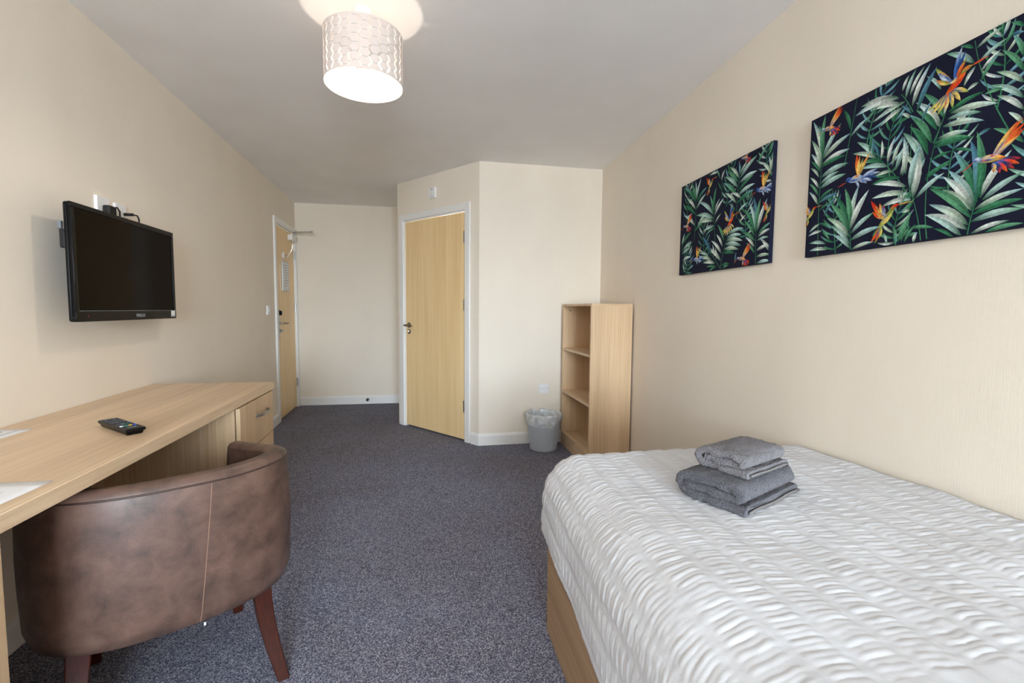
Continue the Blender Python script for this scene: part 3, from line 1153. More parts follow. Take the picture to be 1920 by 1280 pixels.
# ------------------------------------------------------------------ bookcase
def bookcase():
    b = thing('bookcase', 'narrow oak laminate bookcase with empty shelves against right wall', 'bookcase', (2.60, 3.13, 0), RW * 0.35)
    # local: x depth towards the right wall, y along the wall, open side at x = 0
    dp, wd_, ht, t = 0.318, 0.695, 1.222, 0.018
    bx('side_panel', 'oak_z', b, 0, dp, 0, t, 0, ht - t, 0.001)
    bx('side_panel', 'oak_z', b, 0, dp, wd_ - t, wd_, 0, ht - t, 0.001)
    bx('top_panel', 'oak_x', b, 0, dp, 0, wd_, ht - t, ht, 0.001)
    bx('back_panel', 'oak_z', b, dp - 0.008, dp - 0.002, t, wd_ - t, 0.03, ht - t)
    for z in (0.830, 0.463):
        bx('shelf', 'oak_y', b, 0.002, dp - 0.008, t, wd_ - t, z, z + 0.02, 0.001)
    bx('bottom_panel', 'oak_y', b, 0.0, dp - 0.008, t, wd_ - t, 0.100, 0.118, 0.001)
    bx('plinth', 'oak_y', b, 0.004, 0.020, t, wd_ - t, 0, 0.100)
    for x in (0.06, 0.25):
        MB().tube([(x, wd_ - t, ht - t - 0.035), (x, wd_ - t - 0.006, ht - t - 0.035)], 0.007, 12).build('fixing_cap', 'grey_plastic', b)


bookcase()


# ------------------------------------------------------------------ waste bin and liner
def waste_bin():
    cx, cy = 2.425, 3.715
    b = thing('waste_bin', 'grey plastic waste bin with honeycomb sides beside bookcase', 'bin', (cx, cy, 0))
    r0, r1, h = 0.113, 0.143, 0.292
    rad = lambda z: r0 + (r1 - r0) * z / h
    ncol, zlo, zhi = 44, 0.018, 0.245
    m = MB()
    # honeycomb band: pointy-top cells, each with a raised rim and a sunk centre
    du = 2 * PI / ncol
    rowh = 2 * PI * 0.128 / ncol * 0.866
    rows = int((zhi - zlo) / rowh)
    R_ = 1 / math.sqrt(3)
    for r_ in range(rows):
        zc = zlo + (r_ + 0.5) * (zhi - zlo) / rows
        dz = (zhi - zlo) / rows / 1.5
        for c in range(ncol):
            ac = (c + 0.5 * (r_ % 2)) * du
            vs = []
            for k, (sc_, dep) in enumerate(((1.0, 0.0), (0.72, 0.0), (0.60, -0.006))):
                for q in range(6):
                    t = PI / 6 + q * PI / 3
                    aa = ac + du * R_ * math.cos(t) * sc_
                    z = zc + dz * math.sin(t) * sc_
                    rr = rad(z) + dep
                    vs.append((rr * math.cos(aa), rr * math.sin(aa), z))
            fs = []
            for k in range(2):
                for q in range(6):
                    q2 = (q + 1) % 6
                    fs.append((k * 6 + q, k * 6 + q2, k * 6 + 6 + q2, k * 6 + 6 + q))
            fs.append(tuple(range(12, 18)))
            m.add(vs, fs)
    m.build('honeycomb_side', 'bin_plastic', b, kind='stuff')
    MB().lathe([(0.0, 0.004), (r0 - 0.006, 0.0), (rad(0.0), 0.003), (rad(0.022) + 0.001, 0.022), (rad(0.022) - 0.006, 0.022), (0, 0.010)], 64).build('base', 'bin_plastic', b, smooth=50)
    MB().lathe([(rad(0.238) - 0.006, 0.238), (rad(0.238) + 0.0008, 0.238), (rad(0.284) + 0.001, 0.284), (r1 + 0.005, 0.288), (r1 + 0.005, 0.296), (r1 - 0.003, 0.296), (r1 - 0.006, 0.285)], 64).build(
        'rim_band', 'bin_plastic', b, smooth=50)
    MB().lathe([(rad(0.02) - 0.005, 0.012), (rad(0.28) - 0.005, 0.285)], 64).build('inner_wall', 'bin_plastic', b, smooth=60)
    # liner
    ln = thing('bin_liner', 'crumpled clear plastic bag lining the grey bin', 'bin liner', (cx, cy, 0.292))
    seg, vs, fs = 120, [], []
    rowsz = 26
    for i in range(rowsz):
        t = i / (rowsz - 1)
        for k in range(seg):
            a = 2 * PI * k / seg
            hem = -0.055 - 0.045 * (0.5 + 0.5 * noise.noise(Vector((math.cos(a) * 1.3, math.sin(a) * 1.3, 3.1)))) - 0.02 * noise.noise(Vector((math.cos(a) * 5, math.sin(a) * 5, 1.0)))
            if t < 0.45:          # inside, coming up
                s = t / 0.45
                z = -0.14 + (0.140 + 0.016 + 0.010 * noise.noise(Vector((math.cos(a) * 3, math.sin(a) * 3, 9)))) * s
                r_ = rad(0.292 + z) - 0.014 - 0.006 * (1 - s)
            elif t < 0.6:
                s = (t - 0.45) / 0.15
                zt_ = 0.016 + 0.010 * noise.noise(Vector((math.cos(a) * 3, math.sin(a) * 3, 9)))
                r_ = r1 - 0.012 + 0.024 * s
                z = zt_ + 0.004 * math.sin(s * PI) - 0.004 * s
            else:
                s = (t - 0.6) / 0.4
                zt_ = 0.012 + 0.010 * noise.noise(Vector((math.cos(a) * 3, math.sin(a) * 3, 9)))
                z = zt_ + (hem - zt_) * s
                r_ = rad(min(0.292, 0.292 + z)) + 0.011 + 0.004 * math.sin(s * PI)
            w = noise.noise(Vector((a * 5, z * 30, 0.5))) * 0.004 + noise.noise(Vector((a * 14, z * 70, 4.5))) * 0.0014
            r_ += max(w, -0.0035) if t >= 0.45 else -abs(w)
            vs.append((r_ * math.cos(a), r_ * math.sin(a), z))
    for i in range(rowsz - 1):
        for k in range(seg):
            k2 = (k + 1) % seg
            fs.append((i * seg + k, i * seg + k2, (i + 1) * seg + k2, (i + 1) * seg + k))
    MB().add(vs, fs).build('plastic_bag', 'bag_film', ln, smooth=80)


waste_bin()


# ------------------------------------------------------------------ bed, mattress, duvet cover
BR = R(-1.6)          # the bed runs almost along the right wall


def bed():
    b = thing('bed_base', 'oak panelled bed base under white bedspread', 'bed', (1.822, 1.560, 0), BR)
    # local: +x to the right wall, -y to the head
    wd_, L, ht = 0.925, 1.98, 0.36
    bx('side_panel', 'oak_bed', b, 0, 0.025, -L, 0, 0, ht, 0.002)
    bx('foot_panel', 'oak_x', b, 0.025, wd_, -0.025, 0, 0, ht, 0.002)
    bx('side_panel', 'oak_bed', b, wd_ - 0.025, wd_, -L, -0.025, 0, ht, 0.002)
    bx('head_panel', 'oak_x', b, 0.025, wd_ - 0.025, -L, -L + 0.025, 0, ht, 0.002)
    bx('slat_board', 'oak_x', b, 0.025, wd_ - 0.025, -L + 0.025, -0.025, 0.338, 0.358)
    mt = thing('mattress', 'white single mattress hidden under the bedspread', 'mattress', (1.822, 1.560, 0.361), BR)
    MB().box(0.03, wd_ - 0.03, -L + 0.03, -0.04, 0.0, 0.235).build('mattress_body', 'ticking', mt, bevel=0.06, bseg=4)


bed()


def smooth01(x):
    x = max(0.0, min(1.0, x))
    return x * x * (3 - 2 * x)


def duvet_point(a, b, disp=True):
    """a: distance across from the left turn-over (negative = hanging on the left), b: distance from the foot turn-over (negative = hanging)"""
    ea, eb = max(0.0, -a), max(0.0, -b)
    hyp = math.hypot(ea, eb)
    r = (0.150 * ea * ea + 0.095 * eb * eb) / (hyp * hyp) if hyp > 0 else 0.15
    e = (ea ** 5 + eb ** 5) ** 0.2 if hyp > 0 else 0.0
    if e < PI * r / 2:
        h, v = r * math.sin(e / r), r * (1 - math.cos(e / r))
    else:
        h, v = r + 0.02 * (e - PI * r / 2), r + (e - PI * r / 2)
    dx, dy = (ea / hyp, eb / hyp) if hyp > 0 else (0, 0)
    return max(a, 0.0) - h * dx, -max(b, 0.0) + h * dy, -v


DUVET = []


def duvet():
    dv = thing('bedspread', 'white seersucker duvet cover spread over the bed', 'bedspread', (1.822, 1.560, 0.655), BR)
    # local frame of the bed corner: turn-over starts 0.135 m inside the edges
    offx, offy = 0.122, 0.055
    hang_l, hang_f = 0.425, 0.36

    def axis(vals):
        out = []
        for x0, x1, st in vals:
            n = max(1, int(round((x1 - x0) / st)))
            out += [x0 + (x1 - x0) * i / n for i in range(n)]
        return out + [vals[-1][1]]
    A = axis([(-hang_l, 0.0, 0.0065), (0.0, 0.80, 0.0065), (0.80, 0.885, 0.009)])
    B = axis([(-hang_f, -0.2, 0.012), (-0.2, 1.02, 0.0031), (1.02, 1.85, 0.02)])
    P = 0.080
    nz = noise.noise
    pos = np.zeros((len(B), len(A), 3))
    for j, b in enumerate(B):
        for i, a in enumerate(A):
            ah = a * (0.79 + 0.24 * smooth01((b + 0.05) / 0.75)) if a < 0 else a
            x, y, z = duvet_point(ah, b)
            # soft large-scale loft and creases
            z += 0.010 * nz(Vector((a * 3.0, b * 2.2, 1.7))) + 0.004 * nz(Vector((a * 8, b * 7, 5.0)))
            if a > 0:
                z += 0.018 * smooth01((a - 0.45) / 0.4) * smooth01(b / 0.8)
            if a < -0.15:
                x += 0.010 * nz(Vector((a * 2, b * 4.5, 8.0))) * smooth01((-a - 0.15) / 0.2)
                z += 0.008 * nz(Vector((0, b * 3.2, 2.0))) * smooth01((-a - 0.2) / 0.2)
            pos[j, i] = (x, y, z)
    # normals by finite differences
    gu = np.gradient(pos, axis=1)
    gv = np.gradient(pos, axis=0)
    nr = np.cross(gu, gv)
    nr /= np.maximum(np.linalg.norm(nr, axis=2, keepdims=True), 1e-9)
    if nr[len(B) // 2, len(A) // 2, 2] < 0:
        nr = -nr
    for j, b in enumerate(B):
        for i, a in enumerate(A):
            band = math.floor(a / P)
            f = a / P - band
            env = smooth01(f / 0.16) * smooth01((0.80 - f) / 0.16) if f < 0.80 else 0.0
            ph = nz(Vector((band * 7.3, b * 4.0, 0.3))) * 2.4 + 1.3 * nz(Vector((a * 26, b * 11, band * 1.7)))
            k = 2 * PI * b / 0.0135 + ph * 3.6
            amp = 0.78 + 0.75 * nz(Vector((band * 3.1 + f * 1.4, b * 22, 6.2)))
            puck = (math.sin(k) * 0.0008 + 0.00075 * math.sin(k * 0.47 + 2 * band)) * max(0.10, amp)
            d = env * (0.0024 + puck) + 0.0012 * nz(Vector((a * 60, b * 60, 2.2)))
            pos[j, i] += nr[j, i] * d
    vs = pos.reshape(-1, 3)
    vs[:, 0] += offx
    vs[:, 1] -= offy
    # the cloth stops at the right wall
    cb, sb = math.cos(BR), math.sin(BR)
    for v in vs:
        wx, wy = 1.822 + v[0] * cb - v[1] * sb, 1.560 + v[0] * sb + v[1] * cb
        over = wx - (rwx(wy) - 0.014)
        if over > 0:
            v[0] -= over
            v[2] += min(0.02, over * 0.2)
    DUVET.append(np.array([(1.822 + v[0] * cb - v[1] * sb, 1.560 + v[0] * sb + v[1] * cb, 0.655 + v[2]) for v in vs[::3]]))
    nA = len(A)
    fs = []
    for j in range(len(B) - 1):
        for i in range(nA - 1):
            k = j * nA + i
            fs.append((k, k + 1, k + nA + 1, k + nA))
    o = MB()
    o.v = [tuple(v) for v in vs]
    o.f = fs
    ob = o.build('duvet_cover', 'white_cotton', dv, smooth=180)
    md = ob.modifiers.new('t', 'SOLIDIFY')
    md.thickness = 0.006
    md.offset = -1


duvet()


# ------------------------------------------------------------------ folded towels
def towel(name, label, loc, rotz, W, L, th, mat, seed, spiral):
    """folded towel: ribbon of thickness th following 'spiral' (points in local x,z), depth L along local y"""
    t = thing(name, label, 'towel', loc, rotz, 'folded grey towels on the bed')
    # smooth the path
    pts = [Vector((x, z)) for x, z in spiral]
    for _ in range(3):
        q = [pts[0]]
        for a, b in zip(pts, pts[1:]):
            q += [a.lerp(b, 0.25), a.lerp(b, 0.75)]
        q.append(pts[-1])
        pts = q
    n = len(pts)
    hl = L / 2
    ringn = []
    cr = th * 0.46
    sec = []
    for k in range(7):
        a = -PI / 2 + PI * k / 6
        sec.append((hl - cr + cr * math.cos(a), (th / 2 - 0.0) * math.sin(a)))
    sec_ = []
    ys = 14
    for y, w in sec:
        sec_.append((y, w))
    top = [(hl - cr - (2 * hl - 2 * cr) * k / ys, th / 2) for k in range(1, ys)]
    left = [(-y, -w) for y, w in sec]
    botm = [(-hl + cr + (2 * hl - 2 * cr) * k / ys, -th / 2) for k in range(1, ys)]
    ring = sec_ + top + left + botm
    m = len(ring)
    vs, fs = [], []
    for i, p in enumerate(pts):
        tg = pts[min(i + 1, n - 1)] - pts[max(i - 1, 0)]
        tg.normalize()
        nn = Vector((-tg.y, tg.x))
        end = 1.0
        for y, w in ring:
            shrink = 1.0
            if i in (0, n - 1):
                shrink = 0.55
            q = p + nn * w * shrink
            v = Vector((q.x, y, q.y))
            d = 0.0035 * noise.noise(v * 28 + Vector((seed, 0, 0))) + 0.0022 * noise.noise(v * 75 + Vector((0, seed, 0)))
            v.x += d * 1.2
            v.y += 0.006 * noise.noise(Vector((q.x * 16, seed, q.y * 22))) + d
            v.z += d
            vs.append(tuple(v))
    for i in range(n - 1):
        for k in range(m):
            k2 = (k + 1) % m
            fs.append((i * m + k, i * m + k2, (i + 1) * m + k2, (i + 1) * m + k))
    fs.append(tuple(range(m - 1, -1, -1)))
    fs.append(tuple(range((n - 1) * m, n * m)))
    ob = MB().add(vs, fs).build('towel_body', mat, t, smooth=180)
    sd = ob.modifiers.new('sub', 'SUBSURF')
    sd.levels = sd.render_levels = 2
    tx = bpy.data.textures.new('terry_loops', 'CLOUDS')
    tx.noise_scale = 0.0045
    tx.noise_depth = 1
    dm = ob.modifiers.new('loops', 'DISPLACE')
    dm.texture = tx
    dm.texture_coords = 'LOCAL'
    dm.strength = 0.0042
    dm.mid_level = 0.5
    return t


# large towel: local x runs along the fold face seen at the left, local y along the long side
def hem(parent, pts, w, mat='towel_hem'):
    """flat selvedge strip through pts (x,y,z), width w vertically"""
    vs, fs = [], []
    for p in pts:
        p = Vector(p)
        vs += [tuple(p + Vector((0, 0, -w / 2))), tuple(p + Vector((0, 0, w / 2)))]
    for i in range(len(pts) - 1):
        fs.append((2 * i, 2 * i + 1, 2 * i + 3, 2 * i + 2))
    o = MB().add(vs, fs).build('hem_edge', mat, parent, smooth=60)
    md = o.modifiers.new('t', 'SOLIDIFY')
    md.thickness = 0.004
    md.offset = 0


def cloth_z(x, y, r=0.10, q=70):
    d = DUVET[0]
    m = (np.abs(d[:, 0] - x) < r) & (np.abs(d[:, 1] - y) < r)
    return float(np.percentile(d[m, 2], q))


TB = cloth_z(2.245, 1.11)
t1 = towel('bath_towel', 'larger dark grey folded towel lying on the white bed', (2.248, 1.112, TB), R(24 - 90), 0.22, 0.300, 0.026, 'terry_dark', 3.0,
           [(-0.082, 0.037), (-0.030, 0.039), (0.048, 0.034), (0.076, 0.040), (0.072, 0.058), (0.034, 0.063), (-0.055, 0.064), (-0.092, 0.056), (-0.102, 0.034), (-0.080, 0.013), (0.0, 0.012), (0.092, 0.012)])
t2 = towel('hand_towel', 'smaller lighter grey folded towel on top of the larger towel', (2.262, 1.118, TB + 0.0765), R(22 - 90), 0.16, 0.215, 0.020, 'terry_light', 8.0,
           [(-0.058, 0.028), (-0.018, 0.030), (0.034, 0.027), (0.056, 0.033), (0.052, 0.045), (0.018, 0.049), (-0.042, 0.049), (-0.073, 0.043), (-0.079, 0.026), (-0.060, 0.0100), (0.0, 0.0095), (0.069, 0.0095)])
hem(t1, [(0.0985, -0.136 + 0.272 * k / 10, 0.012 + 0.002 * math.sin(k)) for k in range(11)], 0.006)
hem(t2, [(0.0750, -0.095 + 0.190 * k / 10, 0.010 + 0.001 * math.sin(k)) for k in range(11)], 0.005)


# ------------------------------------------------------------------ canvas prints
NAVY = lin(24, 26, 46)[:3]
GREENS = [lin(34, 92, 66)[:3], lin(60, 128, 92)[:3], lin(98, 160, 122)[:3]]
PALES = [lin(206, 224, 206)[:3], lin(230, 238, 232)[:3], lin(184, 216, 210)[:3]]
BLUES = [lin(92, 140, 158)[:3], lin(70, 118, 150)[:3], lin(126, 176, 188)[:3]]


class Print:
    """flat print in canvas coordinates (u from the far edge towards the camera, v up), metres"""

    def __init__(self, w, h, seed):
        self.w, self.h = w, h
        self.v, self.f, self.c = [], [], []
        self.layer = 0
        self.rnd = random.Random(seed)

    def strip(self, left, right, cols_l, cols_r):
        o = len(self.v)
        self.layer += 1
        z = 0.0003 + self.layer * 0.0000022
        n = len(left)
        for p, q in zip(left, right):
            for t in (p, ((p[0] + q[0]) / 2, (p[1] + q[1]) / 2), q):
                self.v.append((min(self.w, max(0, t[0])), min(self.h, max(0, t[1])), z))
        for i in range(n - 1):
            for s in (0, 1):
                k = o + i * 3 + s
                idx = (k, k + 1, k + 4, k + 3)
                # drop pieces that fell wholly outside
                cs = cols_l if s == 0 else cols_r
                self.f.append(idx)
                self.c.append((cs[i], cs[i], cs[i + 1], cs[i + 1]))

    def leaf(self, p0, p1, bend, wd, c0, c1, c2):
        """blade from p0 to p1 bowed sideways by bend, half width wd, colour from base c0 over c1 to tip c2"""
        p0, p1 = Vector(p0), Vector(p1)
        d = p1 - p0
        if d.length < 1e-5:
            return
        nn = Vector((-d.y, d.x)).normalized()
        n = 7
        L, Rr, cl, cr = [], [], [], []
        for i in range(n + 1):
            t = i / n
            ctr = p0 + d * t + nn * bend * math.sin(PI * t)
            w = wd * (math.sin(PI * min(1, t * 0.96 + 0.03)) ** 0.75) * (1.12 - 0.35 * t)
            if i == n:
                w = 0
            L.append(ctr + nn * w)
            Rr.append(ctr - nn * w)
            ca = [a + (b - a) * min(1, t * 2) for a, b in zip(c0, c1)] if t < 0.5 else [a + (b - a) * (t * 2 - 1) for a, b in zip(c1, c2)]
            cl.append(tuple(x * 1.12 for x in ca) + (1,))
            cr.append(tuple(x * 0.72 for x in ca) + (1,))
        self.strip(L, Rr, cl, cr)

    def frond(self, pts, n, ln, fan=0.95, wd=0.0060, pale=0.5, droop=0.15, tipn=3, left=1.0, right=1.0):
        """palm frond: stem through pts (base, middle, tip), n leaflet pairs of length ln"""
        n = max(6, int(round(n * 0.78)))
        ln *= 0.95
        pale = min(0.9, pale + 0.12)
        rnd = self.rnd
        b, m, t = [Vector(p) for p in pts]
        q = lambda s: b * (1 - s) ** 2 + m * 2 * s * (1 - s) + t * s * s
        dq = lambda s: (m - b) * 2 * (1 - s) + (t - m) * 2 * s
        # stem
        L, Rr, cc = [], [], []
        for i in range(11):
            s = i / 10
            tg = dq(s).normalized()
            nn = Vector((-tg.y, tg.x))
            w = 0.0021 * (1 - 0.6 * s)
            L.append(q(s) + nn * w)
            Rr.append(q(s) - nn * w)
            cc.append(GREENS[1] + (1,))
        for i in range(n):
            s = 0.10 + 0.86 * i / (n - 1)
            p = q(s)
            tg = dq(s).normalized()
            ll = ln * (0.62 + 0.5 * math.sin(PI * (0.12 + 0.76 * s)))
            for sd, k in ((1, left), (-1, right)):
                if k <= 0:
                    continue
                an = (1.15 - 0.75 * s) * fan + rnd.uniform(-0.07, 0.07)
                ca, sa = math.cos(an * sd), math.sin(an * sd)
                dr = Vector((tg.x * ca - tg.y * sa, tg.x * sa + tg.y * ca))
                lk = ll * k * rnd.uniform(0.9, 1.1)
                e = p + dr * lk
                e.y -= droop * lk * 0.5
                u = rnd.random()
                base = GREENS[0] if u < 0.7 else BLUES[1]
                mid = rnd.choice(PALES) if rnd.random() < pale else rnd.choice(GREENS[1:] + BLUES[2:])
                tip = rnd.choice(GREENS + BLUES)
                self.leaf(p, e, sd * lk * 0.07, wd * rnd.uniform(0.8, 1.15), base, mid, tip)
        for i in range(tipn):
            tg = dq(1).normalized()
            an = (i - (tipn - 1) / 2) * 0.28
            dr = Vector((tg.x * math.cos(an) - tg.y * math.sin(an), tg.x * math.sin(an) + tg.y * math.cos(an)))
            self.leaf(q(0.96), q(0.96) + dr * ln * 0.8, 0.003, wd * 0.8, GREENS[0], rnd.choice(PALES + GREENS), rnd.choice(GREENS))
        self.strip(L, Rr, cc, cc)

    def bird(self, p, s, kind, flip=1):
        """hummingbird of overall size s; every feather is a small blade"""
        C = {'r': lin(206, 50, 28)[:3], 'o': lin(228, 112, 44)[:3], 'y': lin(232, 204, 110)[:3], 'g': lin(112, 160, 74)[:3], 'b': lin(58, 100, 172)[:3],
             'w': lin(200, 214, 226)[:3], 'd': lin(30, 48, 92)[:3]}
        F = {
            'red': [(.10, -.10, .52, -.16, .05, 'bdr'), (.10, -.10, .50, -.26, .05, 'bro'), (.08, -.10, .42, -.34, .05, 'bdr'), (.06, -.10, .30, -.37, .05, 'bro'),
                    (.04, -.10, .17, -.36, .05, 'bdr'), (.02, -.10, .05, -.32, .045, 'byr'), (.02, 0, .50, .64, .055, 'yro'), (.02, 0, .56, .55, .055, 'yor'),
                    (.02, 0, .56, .44, .05, 'wor'), (0, 0, .42, .62, .05, 'yyr'), (0, 0, .34, .50, .05, 'byo'), (.04, -.02, .48, .34, .04, 'byo'),
                    (-.30, .02, .26, -.06, .085, 'byo'), (-.10, .02, .10, .04, .03, 'wrw'), (-.38, .05, -.18, 0, .055, 'bwb'), (-.35, .02, -.60, -.14, .011, 'oro')],
            'blue': [(.10, -.05, .58, .05, .045, 'bwb'), (.10, -.06, .64, -.05, .045, 'wbw'), (.10, -.08, .58, -.15, .045, 'bdb'), (.08, -.10, .44, -.21, .045, 'bwb'),
                     (.02, -.10, .28, -.24, .04, 'wbw'), (-.08, -.10, .06, -.30, .035, 'bwb'), (0, .03, -.06, .62, .05, 'yor'), (.02, .03, .03, .54, .045, 'yyo'),
                     (.05, .03, .32, .52, .045, 'yoy'), (.05, .03, .24, .44, .04, 'gyo'), (.03, .02, .14, .46, .035, 'oyg'), (-.30, -.05, .22, -.06, .095, 'bwb'),
                     (-.14, -.02, .08, .03, .03, 'yow'), (-.39, -.02, -.18, 0, .055, 'dbb'), (-.36, -.05, -.64, -.11, .010, 'oro')],
            'fan': [(-.10, -.20, -.52, -.42, .05, 'byg'), (-.10, -.20, -.44, -.54, .05, 'dyy'), (-.10, -.20, -.30, -.62, .05, 'byg'), (-.08, -.20, -.14, -.64, .05, 'ryw'),
                    (-.05, -.20, .04, -.58, .05, 'byg'), (-.02, -.18, .20, -.48, .05, 'dyy'), (.02, -.16, .36, -.36, .05, 'byg'), (0, 0, -.40, .52, .06, 'ryg'),
                    (0, .02, -.34, .38, .055, 'bwb'), (-.04, 0, -.36, .22, .05, 'gyr'), (.04, .04, .16, .72, .055, 'bbw'), (.06, .04, .24, .58, .05, 'bdb'),
                    (.08, .04, .28, .42, .045, 'rog'), (.27, .16, -.14, -.22, .09, 'oro'), (.10, .10, -.06, 0, .04, 'byw'), (.18, .12, .40, .20, .055, 'gog'), (.37, .18, .72, .22, .016, 'oro')],
            'green': [(-.10, -.20, -.34, -.60, .05, 'gro'), (-.08, -.20, -.22, -.64, .05, 'brg'), (-.06, -.20, -.10, -.52, .045, 'gyg'), (0, 0, -.40, .52, .07, 'yrr'),
                      (0, 0, -.32, .36, .06, 'yor'), (-.02, -.02, -.34, .22, .05, 'yro'), (.02, .04, -.14, .40, .05, 'byo'), (.04, .04, -.02, .34, .04, 'wbr'),
                      (.26, .20, -.16, -.26, .09, 'gyg'), (.10, .06, -.06, -.10, .035, 'byb'), (.16, .14, .39, .27, .06, 'grr'), (.36, .24, .76, .25, .012, 'oyo')]}[kind]
        p = Vector(p)
        for x0, y0, x1, y1, w, c in F:
            a, b = p + Vector((x0 * flip, y0)) * s, p + Vector((x1 * flip, y1)) * s
            self.leaf(a, b, 0.02 * s, w * s, C[c[0]], C[c[1]], C[c[2]])
            self.leaf(a.lerp(b, 0.15), a.lerp(b, 0.75), -0.01 * s, w * s * 0.28, C[c[2]], C[c[0]], C[c[1]])

    def leaves(self, data):
        """single leaflets: base x, base y, tip x, tip y in mm, then p(ale), g(reen) or b(lue)"""
        rnd = self.rnd
        items = data.split()
        for t in items:
            k = t[-1]
            x0, y0, x1, y1 = [int(q) / 1000 for q in t[:-1].split(',')]
            L = math.hypot(x1 - x0, y1 - y0)
            base = GREENS[0]
            if k == 'p':
                mid, tip = rnd.choice(PALES), rnd.choice(GREENS[1:] + PALES[2:] + BLUES[2:])
            elif k == 'g':
                mid, tip = rnd.choice(GREENS[1:]), rnd.choice(GREENS + BLUES[2:])
            else:
                mid, tip = rnd.choice(BLUES), rnd.choice(BLUES + GREENS[1:])
            up = 1 if x1 >= x0 else -1
            self.leaf((x0, y0), (x1, y1), up * L * 0.06, min(0.0115, max(0.0048, L * 0.080)) * rnd.uniform(0.9, 1.1), base, mid, tip)

    def stem(self, pts, w=0.0016):
        b, m, t = [Vector(q) for q in pts]
        L, Rr, cc = [], [], []
        for i in range(11):
            q = i / 10
            c = b * (1 - q) ** 2 + m * 2 * q * (1 - q) + t * q * q
            tg = ((m - b) * 2 * (1 - q) + (t - m) * 2 * q).normalized()
            nn = Vector((-tg.y, tg.x))
            L.append(c + nn * w * (1 - 0.5 * q))
            Rr.append(c - nn * w * (1 - 0.5 * q))
            cc.append(GREENS[1] + (1,))
        self.strip(L, Rr, cc, cc)

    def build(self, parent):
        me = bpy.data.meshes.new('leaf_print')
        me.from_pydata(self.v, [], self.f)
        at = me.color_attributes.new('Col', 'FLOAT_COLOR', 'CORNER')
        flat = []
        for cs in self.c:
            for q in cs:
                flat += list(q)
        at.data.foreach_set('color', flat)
        me.materials.append(M['canvas_print'])
        o = bpy.data.objects.new('leaf_print', me)
        col.objects.link(o)
        o.parent = parent
        return o


def canvas(label, y_far, w, h, zbot, build, seed):
    """stretched canvas on the right wall; local x along the wall towards the camera, local y up, local z into the room"""
    c = thing('canvas_picture', label, 'picture', (0, 0, 0), 0, 'palm and hummingbird canvases')
    ax = Vector((-0.0637, -0.998, 0)).normalized()
    az = Vector((-0.998, 0.0637, 0)).normalized()
    o = Vector((rwx(y_far), y_far, zbot))
    c.matrix_world = Matrix(((ax.x, 0, az.x, o.x), (ax.y, 0, az.y, o.y), (0, 1, 0, o.z), (0, 0, 0, 1)))
    d = 0.020
    MB().box(0, w, 0, h, 0.001, d).build('stretched_canvas', 'canvas_navy', c, bevel=0.0015)
    pr = Print(w, h, seed)
    build(pr)
    p = pr.build(c)
    p.location = (0, 0, d)
    return c


FAR_LEAVES = (
    '157,387,45,492g 156,397,104,508g 162,399,149,502p 165,395,205,500p 170,384,262,440g 160,346,56,430p 166,345,259,409p 158,320,37,393g 159,259,34,337p '
    '179,242,266,305p 155,226,233,259g 335,284,189,380p 328,298,295,388g 334,303,348,418g 340,296,384,354p 341,277,416,347p 336,265,168,311p '
    '331,254,184,268p 344,226,236,213p 349,238,400,278p 345,214,273,194g 533,411,452,486p 524,396,427,475g 523,373,419,448p 519,334,411,420g '
    '517,300,424,369p 535,422,523,493b 536,427,595,476p 537,410,654,477p 534,388,658,409p 532,354,634,399g 526,333,645,358p 526,298,639,333g '
    '529,252,608,286p 365,487,282,492p 377,453,342,506g 389,438,417,484p 392,389,357,440g 664,143,579,258g 663,149,613,279p 666,154,641,300b '
    '669,153,687,284g 674,147,731,274p 681,130,760,169g 678,119,762,143p 657,128,578,208g 662,105,563,160g 660,78,592,132p 662,51,603,103g 675,104,749,109p '
    '673,60,759,76p 675,33,766,33p 681,5,767,7p 458,165,580,174p 454,147,564,148p 450,136,575,118p 441,119,567,96p 432,96,550,81p 428,78,523,67g '
    '430,139,371,228g 421,110,364,180p 413,80,321,154p 410,44,289,120p 417,18,482,24g 428,5,478,16g 25,162,55,235p 33,139,139,174p 27,118,121,142p '
    '37,82,131,93p 24,169,122,231g 326,84,238,186b 349,69,334,134p 372,54,357,118p 304,80,207,104p 328,58,221,76p 362,36,247,47p 375,16,284,24g '
    '755,360,680,439p 746,378,726,451p 753,386,756,457p 657,436,723,504g 753,341,710,347p 753,51,694,111p 760,60,703,99p 84,0,147,50g 42,10,81,42g '
    '309,-4,364,17g 526,20,532,72b 553,315,475,357p 510,267,458,313g 594,233,542,203p 55,445,24,494g ')

